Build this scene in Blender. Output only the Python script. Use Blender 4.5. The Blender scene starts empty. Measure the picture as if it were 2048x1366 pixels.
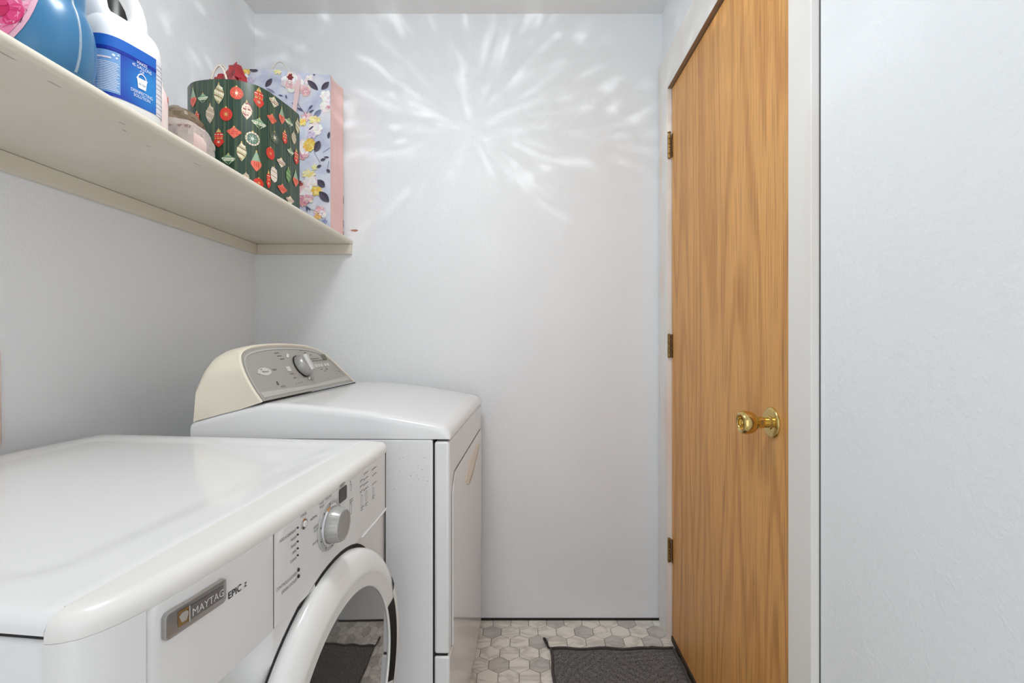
import bpy, bmesh, math, random
from mathutils import Vector, Matrix
random.seed(7)
scene = bpy.context.scene
COL = scene.collection
PI = math.pi

# ------------------------------------------------------------------ camera
F_PX = 934.0
cam_d = bpy.data.cameras.new('camera'); cam = bpy.data.objects.new('camera', cam_d); COL.objects.link(cam)
cam.location = (0, 0, 1.117); cam.rotation_euler = (PI/2, 0, 0)
cam_d.sensor_width = 36.0; cam_d.sensor_fit = 'HORIZONTAL'
cam_d.lens = 36.0*F_PX/2048.0
cam_d.shift_x = -22/2048.0; cam_d.shift_y = 2/2048.0
cam_d.clip_start = 0.02
scene.camera = cam

# ------------------------------------------------------------------ world, exposure
def lin(c):
    return tuple(((x/255)/12.92 if x/255 <= .04045 else (((x/255)+.055)/1.055)**2.4) for x in c)
w = bpy.data.worlds.new('world'); scene.world = w; w.use_nodes = True
w.node_tree.nodes['Background'].inputs[0].default_value = (*lin((248, 250, 252)), 1)
w.node_tree.nodes['Background'].inputs[1].default_value = 1.65
vs = scene.view_settings
vs.view_transform = 'Standard'; vs.look = 'None'; vs.gamma = 1.0; vs.use_curve_mapping = False
vs.exposure = 0.10
scene.cycles.diffuse_bounces = 7; scene.cycles.max_bounces = 14

# ------------------------------------------------------------------ lamp light (three bulbs of the ceiling fixture)
LAMP = Vector((-.30, .69, 2.30))
def bulb_light(name, loc, energy, radius):
    l = bpy.data.lights.new(name, 'POINT'); l.energy = energy; l.shadow_soft_size = radius; l.color = (.93, .98, 1.0)
    o = bpy.data.objects.new(name, l); o.location = loc; COL.objects.link(o); return o, l
E_BULB = 6.1
def lamp_nodes(L):
    # emission biased downward to even out the walls; no lampshade is modelled
    L.use_nodes = True; nt = L.node_tree; nd = nt.nodes; lk = nt.links
    em = next(n for n in nd if n.type == 'EMISSION')
    def mth(op, a=None, b=None, c=None):
        n = nd.new('ShaderNodeMath'); n.operation = op
        for i, x in enumerate((a, b, c)):
            if x is None: continue
            if isinstance(x, (int, float)): n.inputs[i].default_value = x
            else: lk.new(x, n.inputs[i])
        return n.outputs[0]
    geo = nd.new('ShaderNodeNewGeometry'); sep = nd.new('ShaderNodeSeparateXYZ'); lk.new(geo.outputs['Incoming'], sep.inputs[0])
    down_bias = mth('ADD', mth('MULTIPLY', mth('MAXIMUM', mth('MULTIPLY', sep.outputs[2], -1.0), 0.0), .98), .32)
    lk.new(down_bias, em.inputs['Strength'])
    return nd, lk, em, mth, sep, down_bias
for dx_ in (-.09, .09):
    lamp_nodes(bulb_light('bulb_light', LAMP+Vector((dx_, -.05, 0)), E_BULB, .035)[1])
_, L = bulb_light('bulb_light', LAMP+Vector((0, .10, 0)), E_BULB*1.25, .012)
# the cut glass of the lamp also breaks this bulb's light into streaks: directional emission profile
nd, lk, em, mth, sep, down_bias = lamp_nodes(L)
ay = mth('MAXIMUM', mth('ABSOLUTE', sep.outputs[1]), .12)
px_ = mth('SUBTRACT', mth('DIVIDE', sep.outputs[0], ay), .08)
pz_ = mth('SUBTRACT', mth('DIVIDE', sep.outputs[2], ay), -.30)
rr = mth('SQRT', mth('ADD', mth('MULTIPLY', px_, px_), mth('ADD', mth('MULTIPLY', pz_, pz_), .0004)))
cmb = nd.new('ShaderNodeCombineXYZ')
lk.new(mth('MULTIPLY', mth('DIVIDE', px_, rr), 4.6), cmb.inputs[0])
lk.new(mth('MULTIPLY', mth('DIVIDE', pz_, rr), 4.6), cmb.inputs[1])
lk.new(mth('MULTIPLY', rr, 3.2), cmb.inputs[2])
nz = nd.new('ShaderNodeTexNoise'); nz.inputs['Scale'].default_value = 1.5; nz.inputs['Detail'].default_value = 2.0
nz.inputs['Roughness'].default_value = .55; nz.inputs['Distortion'].default_value = 1.1
lk.new(cmb.outputs[0], nz.inputs['Vector'])
rp = nd.new('ShaderNodeValToRGB'); e = rp.color_ramp.elements
e[0].position = .50; e[0].color = (0, 0, 0, 1); e[1].position = .76; e[1].color = (1, 1, 1, 1)
e2 = rp.color_ramp.elements.new(.60); e2.color = (.16, .16, .16, 1)
lk.new(nz.outputs['Fac'], rp.inputs[0])
# streaks only leave the glass sideways, not straight down
side = mth('SMOOTH_MIN', mth('MAXIMUM', mth('ADD', mth('MULTIPLY', sep.outputs[2], 2.2), 1.55), 0.0), 1.0, .2)
lk.new(mth('ADD', mth('MULTIPLY', mth('MULTIPLY', rp.outputs[0], 4.0), side), down_bias), em.inputs['Strength'])

# ------------------------------------------------------------------ materials
MATS = {}
def newmat(name):
    m = bpy.data.materials.new(name); m.use_nodes = True
    return m, m.node_tree.nodes, m.node_tree.links, m.node_tree.nodes['Principled BSDF']
def bump(nodes, links, bsdf, scale, strength, dist=.001, detail=2, vec=None):
    tc = nodes.new('ShaderNodeTexCoord'); n = nodes.new('ShaderNodeTexNoise'); b = nodes.new('ShaderNodeBump')
    n.inputs['Scale'].default_value = scale; n.inputs['Detail'].default_value = detail
    b.inputs['Strength'].default_value = strength; b.inputs['Distance'].default_value = dist
    links.new(tc.outputs['Object'], n.inputs['Vector']); links.new(n.outputs['Fac'], b.inputs['Height'])
    links.new(b.outputs[0], bsdf.inputs['Normal']); return tc, n
def simple(name, rgb, rough=.5, metal=0., spec=.5, var=.04, vscale=12., bscale=None, bstr=.1, bdist=.001, coat=0.):
    """principled with a faint procedural tone variation"""
    if name in MATS: return MATS[name]
    m, n, l, b = newmat(name)
    c = lin(rgb)
    b.inputs['Roughness'].default_value = rough; b.inputs['Metallic'].default_value = metal
    b.inputs['Specular IOR Level'].default_value = spec; b.inputs['Coat Weight'].default_value = coat
    b.inputs['Coat Roughness'].default_value = .08
    tc = n.new('ShaderNodeTexCoord'); nz = n.new('ShaderNodeTexNoise'); nz.inputs['Scale'].default_value = vscale; nz.inputs['Detail'].default_value = 4
    r = n.new('ShaderNodeValToRGB'); r.color_ramp.elements[0].position = .3; r.color_ramp.elements[1].position = .7
    r.color_ramp.elements[0].color = (*[x*(1-var) for x in c], 1); r.color_ramp.elements[1].color = (*[min(1, x*(1+var)) for x in c], 1)
    l.new(tc.outputs['Object'], nz.inputs['Vector']); l.new(nz.outputs['Fac'], r.inputs[0]); l.new(r.outputs[0], b.inputs['Base Color'])
    if bscale: bump(n, l, b, bscale, bstr, bdist)
    MATS[name] = m; return m
def vcol(name, rough=.5, spec=.4, coat=0., metal=0.):
    if name in MATS: return MATS[name]
    m, n, l, b = newmat(name); a = n.new('ShaderNodeAttribute'); a.attribute_name = 'Col'
    l.new(a.outputs['Color'], b.inputs['Base Color']); b.inputs['Roughness'].default_value = rough
    b.inputs['Specular IOR Level'].default_value = spec; b.inputs['Coat Weight'].default_value = coat; b.inputs['Metallic'].default_value = metal
    MATS[name] = m; return m
def wall_mat(name, rgb, rough=.42):
    m, n, l, b = newmat(name); c = lin(rgb)
    b.inputs['Roughness'].default_value = rough; b.inputs['Specular IOR Level'].default_value = .35
    tc = n.new('ShaderNodeTexCoord')
    n1 = n.new('ShaderNodeTexNoise'); n1.inputs['Scale'].default_value = 3; n1.inputs['Detail'].default_value = 3
    r = n.new('ShaderNodeValToRGB'); r.color_ramp.elements[0].color = (*[x*.97 for x in c], 1); r.color_ramp.elements[1].color = (*[min(1, x*1.02) for x in c], 1)
    l.new(tc.outputs['Object'], n1.inputs['Vector']); l.new(n1.outputs['Fac'], r.inputs[0]); l.new(r.outputs[0], b.inputs['Base Color'])
    n2 = n.new('ShaderNodeTexNoise'); n2.inputs['Scale'].default_value = 190; n2.inputs['Detail'].default_value = 3; n2.inputs['Roughness'].default_value = .5
    n3 = n.new('ShaderNodeTexNoise'); n3.inputs['Scale'].default_value = 70; n3.inputs['Detail'].default_value = 1
    ad = n.new('ShaderNodeMath'); ad.operation = 'ADD'
    l.new(tc.outputs['Object'], n2.inputs['Vector']); l.new(tc.outputs['Object'], n3.inputs['Vector'])
    l.new(n2.outputs['Fac'], ad.inputs[0]); l.new(n3.outputs['Fac'], ad.inputs[1])
    bp = n.new('ShaderNodeBump'); bp.inputs['Strength'].default_value = .5; bp.inputs['Distance'].default_value = .0016
    l.new(ad.outputs[0], bp.inputs['Height']); l.new(bp.outputs[0], b.inputs['Normal'])
    MATS[name] = m; return m
WALL = wall_mat('wall paint', (238, 241, 244))
CEIL = wall_mat('ceiling paint', (238, 238, 238), .7)
CREAM = simple('cream shelf paint', (222, 216, 200), .45, var=.03, vscale=6)
TRIM = simple('white trim paint', (234, 230, 224), .4, var=.02, vscale=5)
ENAMEL = simple('white enamel', (236, 236, 237), .16, spec=.55, var=.008, vscale=4, coat=.25)
PLASTIC = simple('warm white plastic', (234, 232, 228), .24, spec=.5, var=.01, vscale=5)
PANELW = simple('white control panel plastic', (230, 229, 228), .3, var=.008, vscale=5)
YELLOWED = simple('yellowed cream plastic', (240, 232, 214), .32, var=.03, vscale=5)
GREYP = simple('warm grey plastic panel', (165, 161, 155), .36, var=.02, vscale=6)
SILVER = simple('silver plastic', (172, 170, 167), .32, metal=.35, var=.02)
CHROME = simple('chrome', (225, 225, 228), .08, metal=1., var=.01)
DARK = simple('dark rubber and gap shadow', (30, 27, 25), .7, var=.1)
BLACK = simple('black plastic', (22, 20, 20), .3, var=.1)
BRASS = simple('polished brass', (216, 188, 122), .13, metal=1., var=.05, vscale=30)
OLDBRASS = simple('aged brass', (150, 122, 76), .34, metal=1., var=.25, vscale=60)
GROUT = simple('dark grout', (96, 88, 82), .8, var=.1)
BAREWOOD = simple('bare brown wood', (150, 120, 92), .6, var=.08, vscale=25)
def glass_mat():
    m, n, l, b = newmat('dark porthole glass'); b.inputs['Base Color'].default_value = (*lin((52, 49, 46)), 1)
    b.inputs['Roughness'].default_value = .03; b.inputs['Specular IOR Level'].default_value = 1.0; b.inputs['Coat Weight'].default_value = 1.; b.inputs['Coat Roughness'].default_value = .02
    b.inputs['IOR'].default_value = 1.9
    return m
PORT = glass_mat()
def wood_mat():
    m, n, l, b = newmat('oak veneer'); b.inputs['Roughness'].default_value = .42; b.inputs['Specular IOR Level'].default_value = .35
    tc = n.new('ShaderNodeTexCoord')
    mp = n.new('ShaderNodeMapping'); mp.inputs['Scale'].default_value = (1, 1, .075); l.new(tc.outputs['Object'], mp.inputs[0])
    # broad cathedral bands
    big = n.new('ShaderNodeTexNoise'); big.inputs['Scale'].default_value = 4.2; big.inputs['Detail'].default_value = 1.5; big.inputs['Distortion'].default_value = .2
    l.new(mp.outputs[0], big.inputs['Vector'])
    mul = n.new('ShaderNodeMath'); mul.operation = 'MULTIPLY'; mul.inputs[1].default_value = 85; l.new(big.outputs['Fac'], mul.inputs[0])
    sn = n.new('ShaderNodeMath'); sn.operation = 'SINE'; l.new(mul.outputs[0], sn.inputs[0])
    mr = n.new('ShaderNodeMapRange'); mr.inputs[1].default_value = -1; mr.inputs[2].default_value = 1; l.new(sn.outputs[0], mr.inputs[0])
    # fine pores
    mp2 = n.new('ShaderNodeMapping'); mp2.inputs['Scale'].default_value = (1, 1, .02); l.new(tc.outputs['Object'], mp2.inputs[0])
    fine = n.new('ShaderNodeTexNoise'); fine.inputs['Scale'].default_value = 260; fine.inputs['Detail'].default_value = 5; l.new(mp2.outputs[0], fine.inputs['Vector'])
    mid = n.new('ShaderNodeTexNoise'); mid.inputs['Scale'].default_value = 26; mid.inputs['Detail'].default_value = 2; l.new(mp2.outputs[0], mid.inputs['Vector'])
    r1 = n.new('ShaderNodeValToRGB'); r1.color_ramp.elements[0].color = (*lin((208, 149, 83)), 1); r1.color_ramp.elements[1].color = (*lin((226, 168, 98)), 1)
    r1.color_ramp.elements[0].position = .0; r1.color_ramp.elements[1].position = .42; l.new(mr.outputs[0], r1.inputs[0])
    r2 = n.new('ShaderNodeValToRGB'); r2.color_ramp.elements[0].color = (.50, .44, .38, 1); r2.color_ramp.elements[1].color = (1, 1, 1, 1)
    r2.color_ramp.elements[0].position = .30; r2.color_ramp.elements[1].position = .52; l.new(fine.outputs['Fac'], r2.inputs[0])
    r3 = n.new('ShaderNodeValToRGB'); r3.color_ramp.elements[0].color = (.94, .92, .90, 1); r3.color_ramp.elements[1].color = (1.05, 1.03, 1, 1)
    r3.color_ramp.elements[0].position = .35; r3.color_ramp.elements[1].position = .65; l.new(mid.outputs['Fac'], r3.inputs[0])
    mx = n.new('ShaderNodeMixRGB'); mx.blend_type = 'MULTIPLY'; mx.inputs[0].default_value = .75; l.new(r1.outputs[0], mx.inputs[1]); l.new(r2.outputs[0], mx.inputs[2])
    mx2 = n.new('ShaderNodeMixRGB'); mx2.blend_type = 'MULTIPLY'; mx2.inputs[0].default_value = .8; l.new(mx.outputs[0], mx2.inputs[1]); l.new(r3.outputs[0], mx2.inputs[2])
    l.new(mx2.outputs[0], b.inputs['Base Color'])
    bp = n.new('ShaderNodeBump'); bp.inputs['Strength'].default_value = .06; bp.inputs['Distance'].default_value = .0005; l.new(fine.outputs['Fac'], bp.inputs['Height']); l.new(bp.outputs[0], b.inputs['Normal'])
    return m
WOOD = wood_mat()
def patchy(name, c1, c2, scale, lo, hi, rough=.45):
    """paint with worn patches of another colour"""
    m, n, l, b = newmat(name); b.inputs['Roughness'].default_value = rough
    tc = n.new('ShaderNodeTexCoord'); mp = n.new('ShaderNodeMapping'); mp.inputs['Scale'].default_value = (1, 1, .35); l.new(tc.outputs['Object'], mp.inputs[0])
    z = n.new('ShaderNodeTexNoise'); z.inputs['Scale'].default_value = scale; z.inputs['Detail'].default_value = 5; l.new(mp.outputs[0], z.inputs['Vector'])
    r = n.new('ShaderNodeValToRGB'); r.color_ramp.elements[0].color = (*lin(c1), 1); r.color_ramp.elements[1].color = (*lin(c2), 1)
    r.color_ramp.elements[0].position = lo; r.color_ramp.elements[1].position = hi
    l.new(z.outputs['Fac'], r.inputs[0]); l.new(r.outputs[0], b.inputs['Base Color']); return m
CASING = patchy('worn casing paint', (236, 233, 229), (232, 212, 198), 4.5, .50, .74)
def marble(name, base, vein):
    m, n, l, b = newmat(name); b.inputs['Roughness'].default_value = .32; b.inputs['Specular IOR Level'].default_value = .4
    tc = n.new('ShaderNodeTexCoord'); oi = n.new('ShaderNodeObjectInfo')
    geo = n.new('ShaderNodeNewGeometry')
    ad = n.new('ShaderNodeVectorMath'); ad.operation = 'ADD'
    sc = n.new('ShaderNodeVectorMath'); sc.operation = 'SCALE'; sc.inputs[0].default_value = (7, 13, 3); l.new(oi.outputs['Random'], sc.inputs['Scale'])
    l.new(geo.outputs['Position'], ad.inputs[0]); l.new(sc.outputs[0], ad.inputs[1])
    mp = n.new('ShaderNodeMapping'); mp.inputs['Rotation'].default_value = (0, 0, .5); mp.inputs['Scale'].default_value = (.8, 2.0, 1); l.new(ad.outputs[0], mp.inputs[0])
    z = n.new('ShaderNodeTexNoise'); z.inputs['Scale'].default_value = 8; z.inputs['Detail'].default_value = 6; z.inputs['Distortion'].default_value = .9; l.new(mp.outputs[0], z.inputs['Vector'])
    r = n.new('ShaderNodeValToRGB'); el = r.color_ramp.elements
    el[0].position = .40; el[0].color = (*lin(base), 1); el[1].position = .60; el[1].color = (*lin(base), 1)
    q = el.new(.5); q.color = (*lin(vein), 1); q2 = el.new(.46); q2.color = (*[.75*a+.25*c for a, c in zip(lin(base), lin(vein))], 1)
    l.new(z.outputs['Fac'], r.inputs[0]); l.new(r.outputs[0], b.inputs['Base Color']); return m
TILE_W = marble('pale marble tile', (240, 234, 225), (208, 201, 194))
TILE_G = marble('grey marble tile', (206, 200, 194), (184, 178, 172))
def mat_carpet():
    m, n, l, b = newmat('charcoal mat pile'); b.inputs['Roughness'].default_value = .95; b.inputs['Specular IOR Level'].default_value = .1
    tc = n.new('ShaderNodeTexCoord'); z = n.new('ShaderNodeTexNoise'); z.inputs['Scale'].default_value = 420; z.inputs['Detail'].default_value = 2
    v = n.new('ShaderNodeTexVoronoi'); v.inputs['Scale'].default_value = 9
    wv = n.new('ShaderNodeTexWave'); wv.inputs['Scale'].default_value = 14; wv.inputs['Distortion'].default_value = 0
    l.new(tc.outputs['Object'], z.inputs['Vector']); l.new(tc.outputs['Object'], v.inputs['Vector'])
    rot = n.new('ShaderNodeVectorRotate'); rot.rotation_type = 'Z_AXIS'
    mu = n.new('ShaderNodeMath'); mu.operation = 'MULTIPLY'; mu.inputs[1].default_value = 6.28
    sp = n.new('ShaderNodeSeparateColor'); l.new(v.outputs['Color'], sp.inputs[0]); l.new(sp.outputs[0], mu.inputs[0])
    l.new(tc.outputs['Object'], rot.inputs['Vector']); l.new(mu.outputs[0], rot.inputs['Angle']); l.new(rot.outputs[0], wv.inputs['Vector'])
    r = n.new('ShaderNodeValToRGB'); r.color_ramp.elements[0].position = .35; r.color_ramp.elements[1].position = .7
    r.color_ramp.elements[0].color = (*lin((66, 64, 64)), 1); r.color_ramp.elements[1].color = (*lin((158, 154, 152)), 1)
    l.new(z.outputs['Fac'], r.inputs[0])
    mx = n.new('ShaderNodeMixRGB'); mx.blend_type = 'MULTIPLY'; mx.inputs[0].default_value = .2; l.new(r.outputs[0], mx.inputs[1]); l.new(wv.outputs['Color'], mx.inputs[2])
    l.new(mx.outputs[0], b.inputs['Base Color'])
    ad = n.new('ShaderNodeMath'); ad.operation = 'ADD'; l.new(z.outputs['Fac'], ad.inputs[0]); l.new(wv.outputs['Fac'], ad.inputs[1])
    bp = n.new('ShaderNodeBump'); bp.inputs['Strength'].default_value = .6; bp.inputs['Distance'].default_value = .003; l.new(ad.outputs[0], bp.inputs['Height']); l.new(bp.outputs[0], b.inputs['Normal'])
    return m
CARPET = mat_carpet()
def film(name, rgb, alpha, rough=.12):
    m, n, l, b = newmat(name); b.inputs['Base Color'].default_value = (*lin(rgb), 1); b.inputs['Alpha'].default_value = alpha
    b.inputs['Roughness'].default_value = rough; b.inputs['Specular IOR Level'].default_value = .8; bump(n, l, b, 16, .35, .004, 2); return m

# ------------------------------------------------------------------ mesh helpers
class MB:
    def __init__(s): s.v = []; s.f = []; s.c = []
    def add(s, verts, faces, col=(1, 1, 1)):
        o = len(s.v); s.v += [tuple(p) for p in verts]
        for f in faces: s.f.append(tuple(i+o for i in f)); s.c.append(col)
        return s
    def box(s, x0, x1, y0, y1, z0, z1, col=(1, 1, 1)):
        return s.add([(x0, y0, z0), (x1, y0, z0), (x1, y1, z0), (x0, y1, z0), (x0, y0, z1), (x1, y0, z1), (x1, y1, z1), (x0, y1, z1)],
                     [(0, 3, 2, 1), (4, 5, 6, 7), (0, 1, 5, 4), (1, 2, 6, 5), (2, 3, 7, 6), (3, 0, 4, 7)], col)
    def poly(s, pts, fmap, col): return s.add([fmap(*p) for p in pts], [tuple(range(len(pts)))], col)
    def strip_poly(s, pts, fmap, col, step=.004):
        """polygon cut into narrow upright strips so that it bends with a curved surface"""
        xs = [p[0] for p in pts]; n = max(1, int(math.ceil((max(xs)-min(xs))/step))); x0 = min(xs); w_ = (max(xs)-x0)/n
        def clip(P, x, keep):
            out = []
            for a, b in zip(P, P[1:]+P[:1]):
                ina, inb = (a[0]-x)*keep >= 0, (b[0]-x)*keep >= 0
                if ina: out.append(a)
                if ina != inb: t = (x-a[0])/(b[0]-a[0]); out.append((x, a[1]+(b[1]-a[1])*t))
            return out
        for i in range(n):
            P = list(pts)
            if i > 0: P = clip(P, x0+i*w_, 1)
            if i < n-1 and P: P = clip(P, x0+(i+1)*w_, -1)
            if len(P) >= 3: s.add([fmap(*p) for p in P], [tuple(range(len(P)))], col)
        return s
    def grid(s, rows, closed_u=False, closed_v=False, col=(1, 1, 1)):
        """rows of points -> quads"""
        n = len(rows); m = len(rows[0]); vs_ = [p for r in rows for p in r]; fs = []
        for i in range(n if closed_v else n-1):
            for j in range(m if closed_u else m-1):
                a = i*m+j; b_ = i*m+(j+1) % m; c = ((i+1) % n)*m+(j+1) % m; d = ((i+1) % n)*m+j
                fs.append((a, b_, c, d))
        return s.add(vs_, fs, col)
    def tube(s, pts, r, seg=8, col=(1, 1, 1), cap=True):
        rows = []; up = Vector((0, 0, 1)); P = [Vector(p) for p in pts]
        prev = None
        for i, p in enumerate(P):
            t = (P[min(i+1, len(P)-1)]-P[max(i-1, 0)]).normalized()
            if prev is None:
                a = t.cross(up if abs(t.z) < .9 else Vector((1, 0, 0))).normalized()
            else: a = (prev-t*prev.dot(t)).normalized()
            prev = a; b_ = t.cross(a); rad = r[i] if isinstance(r, (list, tuple)) else r
            rows.append([tuple(p+(a*math.cos(2*PI*k/seg)+b_*math.sin(2*PI*k/seg))*rad) for k in range(seg)])
        s.grid(rows, closed_u=True, col=col)
        if cap:
            s.add(rows[0], [tuple(range(seg))[::-1]], col); s.add(rows[-1], [tuple(range(seg))], col)
        return s
    def lathe(s, prof, seg=32, org=(0, 0, 0), ax=(0, 0, 1), col=(1, 1, 1), sx=1., sy=1.):
        """prof: (r, h) along axis ax"""
        A = Vector(ax).normalized(); h = Vector((0, 0, 1)) if abs(A.z) < .9 else Vector((1, 0, 0))
        B = h.cross(A).normalized(); Cc = A.cross(B); O_ = Vector(org)
        rows = [[tuple(O_+A*hh+B*(r*math.cos(2*PI*k/seg)*sx)+Cc*(r*math.sin(2*PI*k/seg)*sy)) for k in range(seg)] for r, hh in prof]
        return s.grid(rows, closed_u=True, col=col)
def obj(name, mb, mat, parent=None, smooth=35, bevel=0, bseg=2, subsurf=0, fix=True):
    me = bpy.data.meshes.new(name); me.from_pydata(mb.v, [], mb.f); me.update()
    if any(c != (1, 1, 1) for c in mb.c):
        at = me.color_attributes.new('Col', 'FLOAT_COLOR', 'CORNER')
        for p in me.polygons:
            c = mb.c[p.index]
            for li in p.loop_indices: at.data[li].color = (*c, 1)
    if fix:
        bm = bmesh.new(); bm.from_mesh(me); bmesh.ops.remove_doubles(bm, verts=bm.verts, dist=1e-6)
        bmesh.ops.recalc_face_normals(bm, faces=bm.faces); bm.to_mesh(me); bm.free()
    if smooth:
        for p in me.polygons: p.use_smooth = True
        me.set_sharp_from_angle(angle=math.radians(smooth))
    o = bpy.data.objects.new(name, me); COL.objects.link(o)
    if isinstance(mat, (list, tuple)):
        for m in mat: me.materials.append(m)
    else: me.materials.append(mat)
    if parent is not None: o.parent = parent
    if bevel:
        md = o.modifiers.new('Bevel', 'BEVEL'); md.width = bevel; md.segments = bseg; md.limit_method = 'ANGLE'
    if subsurf:
        md = o.modifiers.new('Subdivision', 'SUBSURF'); md.levels = subsurf; md.render_levels = subsurf
    return o
def stuff(*a, **k):
    o = obj(*a, **k); o['kind'] = 'stuff'; return o
def tag(o, label, cat=None, kind=None, group=None):
    o['label'] = label
    if cat: o['category'] = cat
    if kind: o['kind'] = kind
    if group: o['group'] = group
    return o
def thing(name, label, cat, loc=(0, 0, 0), rz=0, kind=None):
    o = bpy.data.objects.new(name, None); COL.objects.link(o); o.location = loc; o.rotation_euler = (0, 0, rz); o.empty_display_size = .05
    return tag(o, label, cat, kind)
_TX = {}
def text2d(s):
    """flat outline of a word at size 1: (verts, faces, width)"""
    if s not in _TX:
        cu = bpy.data.curves.new('t', 'FONT'); cu.body = s; cu.size = 1.0; cu.resolution_u = 3
        ob = bpy.data.objects.new('t', cu); COL.objects.link(ob); bpy.context.view_layer.update()
        me = ob.evaluated_get(bpy.context.evaluated_depsgraph_get()).to_mesh()
        vv = [(p.co.x, p.co.y) for p in me.vertices]; ff = [tuple(p.vertices) for p in me.polygons]
        _TX[s] = (vv, ff, max([p[0] for p in vv] or [0])); bpy.data.objects.remove(ob); bpy.data.curves.remove(cu)
    return _TX[s]
def text(mb, s, a, b, size, fmap, col, align='L', sx=1., rot=0.):
    vv, ff, wd = text2d(s); off = {'L': 0, 'C': -wd/2, 'R': -wd}[align]
    cr, sr = math.cos(rot), math.sin(rot); out = []
    for x, y in vv:
        x2, y2 = (x+off)*size*sx, y*size
        out.append(fmap(a+x2*cr-y2*sr, b+x2*sr+y2*cr))
    mb.add(out, ff, col)
def ell(a, b, ra, rb, n=20, rot=0., a0=0, a1=2*PI):
    out = []
    for k in range(n):
        t = a0+(a1-a0)*k/(n if a1-a0 > 6.28 else n-1); x, y = ra*math.cos(t), rb*math.sin(t)
        out.append((a+x*math.cos(rot)-y*math.sin(rot), b+x*math.sin(rot)+y*math.cos(rot)))
    return out
def rrect(a0, a1, b0, b1, r, n=4):
    out = []
    for cx_, cy_, t0 in ((a1-r, b1-r, 0), (a0+r, b1-r, PI/2), (a0+r, b0+r, PI), (a1-r, b0+r, 1.5*PI)):
        for k in range(n+1):
            t = t0+PI/2*k/n; out.append((cx_+r*math.cos(t), cy_+r*math.sin(t)))
    return out
def interp(tab, x):
    if x <= tab[0][0]: return tab[0][1]
    for (x0, y0), (x1, y1) in zip(tab, tab[1:]):
        if x <= x1: return y0+(y1-y0)*(x-x0)/(x1-x0)
    return tab[-1][1]
def sstep(a, b, x):
    t = max(0., min(1., (x-a)/(b-a))); return t*t*(3-2*t)

# ================================================================== ROOM
XL, XR, YF, YN, ZC = -1.079, .560, 1.880, -.80, 2.44
T = .1
# floor and its hexagonal tiles
fl = obj('floor', MB().box(XL-T, XR+T, YN, YF+T, -.05, -.0022), GROUT, smooth=0); tag(fl, 'hexagonal marble-look tile floor in white and grey', 'floor', 'structure')
HW = .0707; RS = HW*.866; HR = HW/math.sqrt(3)
def hexmesh(name, mat):
    g = .0011; pts = []; r0 = HR-g
    for rr_, z in ((r0, -.0022), (r0, -.0003), (r0-.0004, 0.)):
        pts.append([(rr_*math.cos(PI/6+k*PI/3), rr_*math.sin(PI/6+k*PI/3), z) for k in range(6)])
    mb = MB().grid(pts, closed_u=True); mb.add(pts[-1], [tuple(range(6))])
    me = bpy.data.meshes.new(name); me.from_pydata(mb.v, [], mb.f); me.materials.append(mat); me.update(); return me
HEX = {0: hexmesh('tile', TILE_W), 1: hexmesh('tile', TILE_G)}
GREY = [(-0.121, 1.811), (0.131, 1.852), (0.237, 1.8), (0.417, 1.848), (0.518, 1.808), (0.059, 1.742), (0.344, 1.735), (0.493, 1.735), (-0.084, 1.619), (0.062, 1.622)]
greyset = set(); cells = []
X0, Y0 = -.0836, 1.6187
for j in range(-46, 6):
    for i in range(-16, 12):
        x = X0+(i+(.5 if j % 2 else 0))*HW; y = Y0+j*RS
        if XL+HR*.9 < x < XR+.02 and YN+HR < y < YF+.02: cells.append((x, y, i, j))
for gx, gy in GREY:
    c = min(cells, key=lambda q: (q[0]-gx)**2+(q[1]-gy)**2); greyset.add((c[2], c[3]))
random.seed(3)
def isgrey(x, y, i, j):
    if (i, j) in greyset: return 1
    if y > 1.5 and x > -.16: return 0
    return 1 if random.random() < .22 else 0
vis = sorted(cells, key=lambda q: -(q[1]+(.8*min(0, q[0]+.14))))
near = [c for c in vis if c[0] > -.2][:295]; nearset = {(c[2], c[3]) for c in near}
for x, y, i, j in near:
    o = bpy.data.objects.new('tile', HEX[isgrey(x, y, i, j)]); COL.objects.link(o); o.location = (x, y, 0); o.parent = fl
rest = MB()
for x, y, i, j in cells:
    if (i, j) in nearset: continue
    r0 = HR-.0011
    rest.add([(x+r0*math.cos(PI/6+k*PI/3), y+r0*math.sin(PI/6+k*PI/3), 0) for k in range(6)], [tuple(range(6))])
o = obj('tile_field', rest, TILE_W, fl, smooth=0, fix=False); o['kind'] = 'stuff'

tag(obj('wall_left', MB().box(XL-T, XL, YN, YF+T, 0, ZC), WALL, smooth=0), 'pale grey-white textured wall behind the machines', 'wall', 'structure')
wfar = tag(obj('wall_far', MB().box(XL, XR+T, YF, YF+T, .008, ZC), WALL, smooth=0), 'pale grey-white textured end wall facing the camera', 'wall', 'structure')
tag(obj('ceiling', MB().box(XL-T, XR+T, YN, YF+T, ZC, ZC+T), CEIL, smooth=0), 'flat white textured ceiling', 'ceiling', 'structure')
# right wall with the door opening (y .957..1.757, up to z 2.075)
DY0, DY1, DZ = .957, 1.757, 2.075
mb = MB().box(XR, XR+T, YN, DY0-.02, 0, ZC).box(XR, XR+T, DY1+.02, YF+T, 0, ZC).box(XR, XR+T, DY0-.02, DY1+.02, DZ+.02, ZC)
tag(obj('wall_right', mb, WALL, smooth=0), 'pale textured wall beside the wooden door', 'wall', 'structure')
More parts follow.
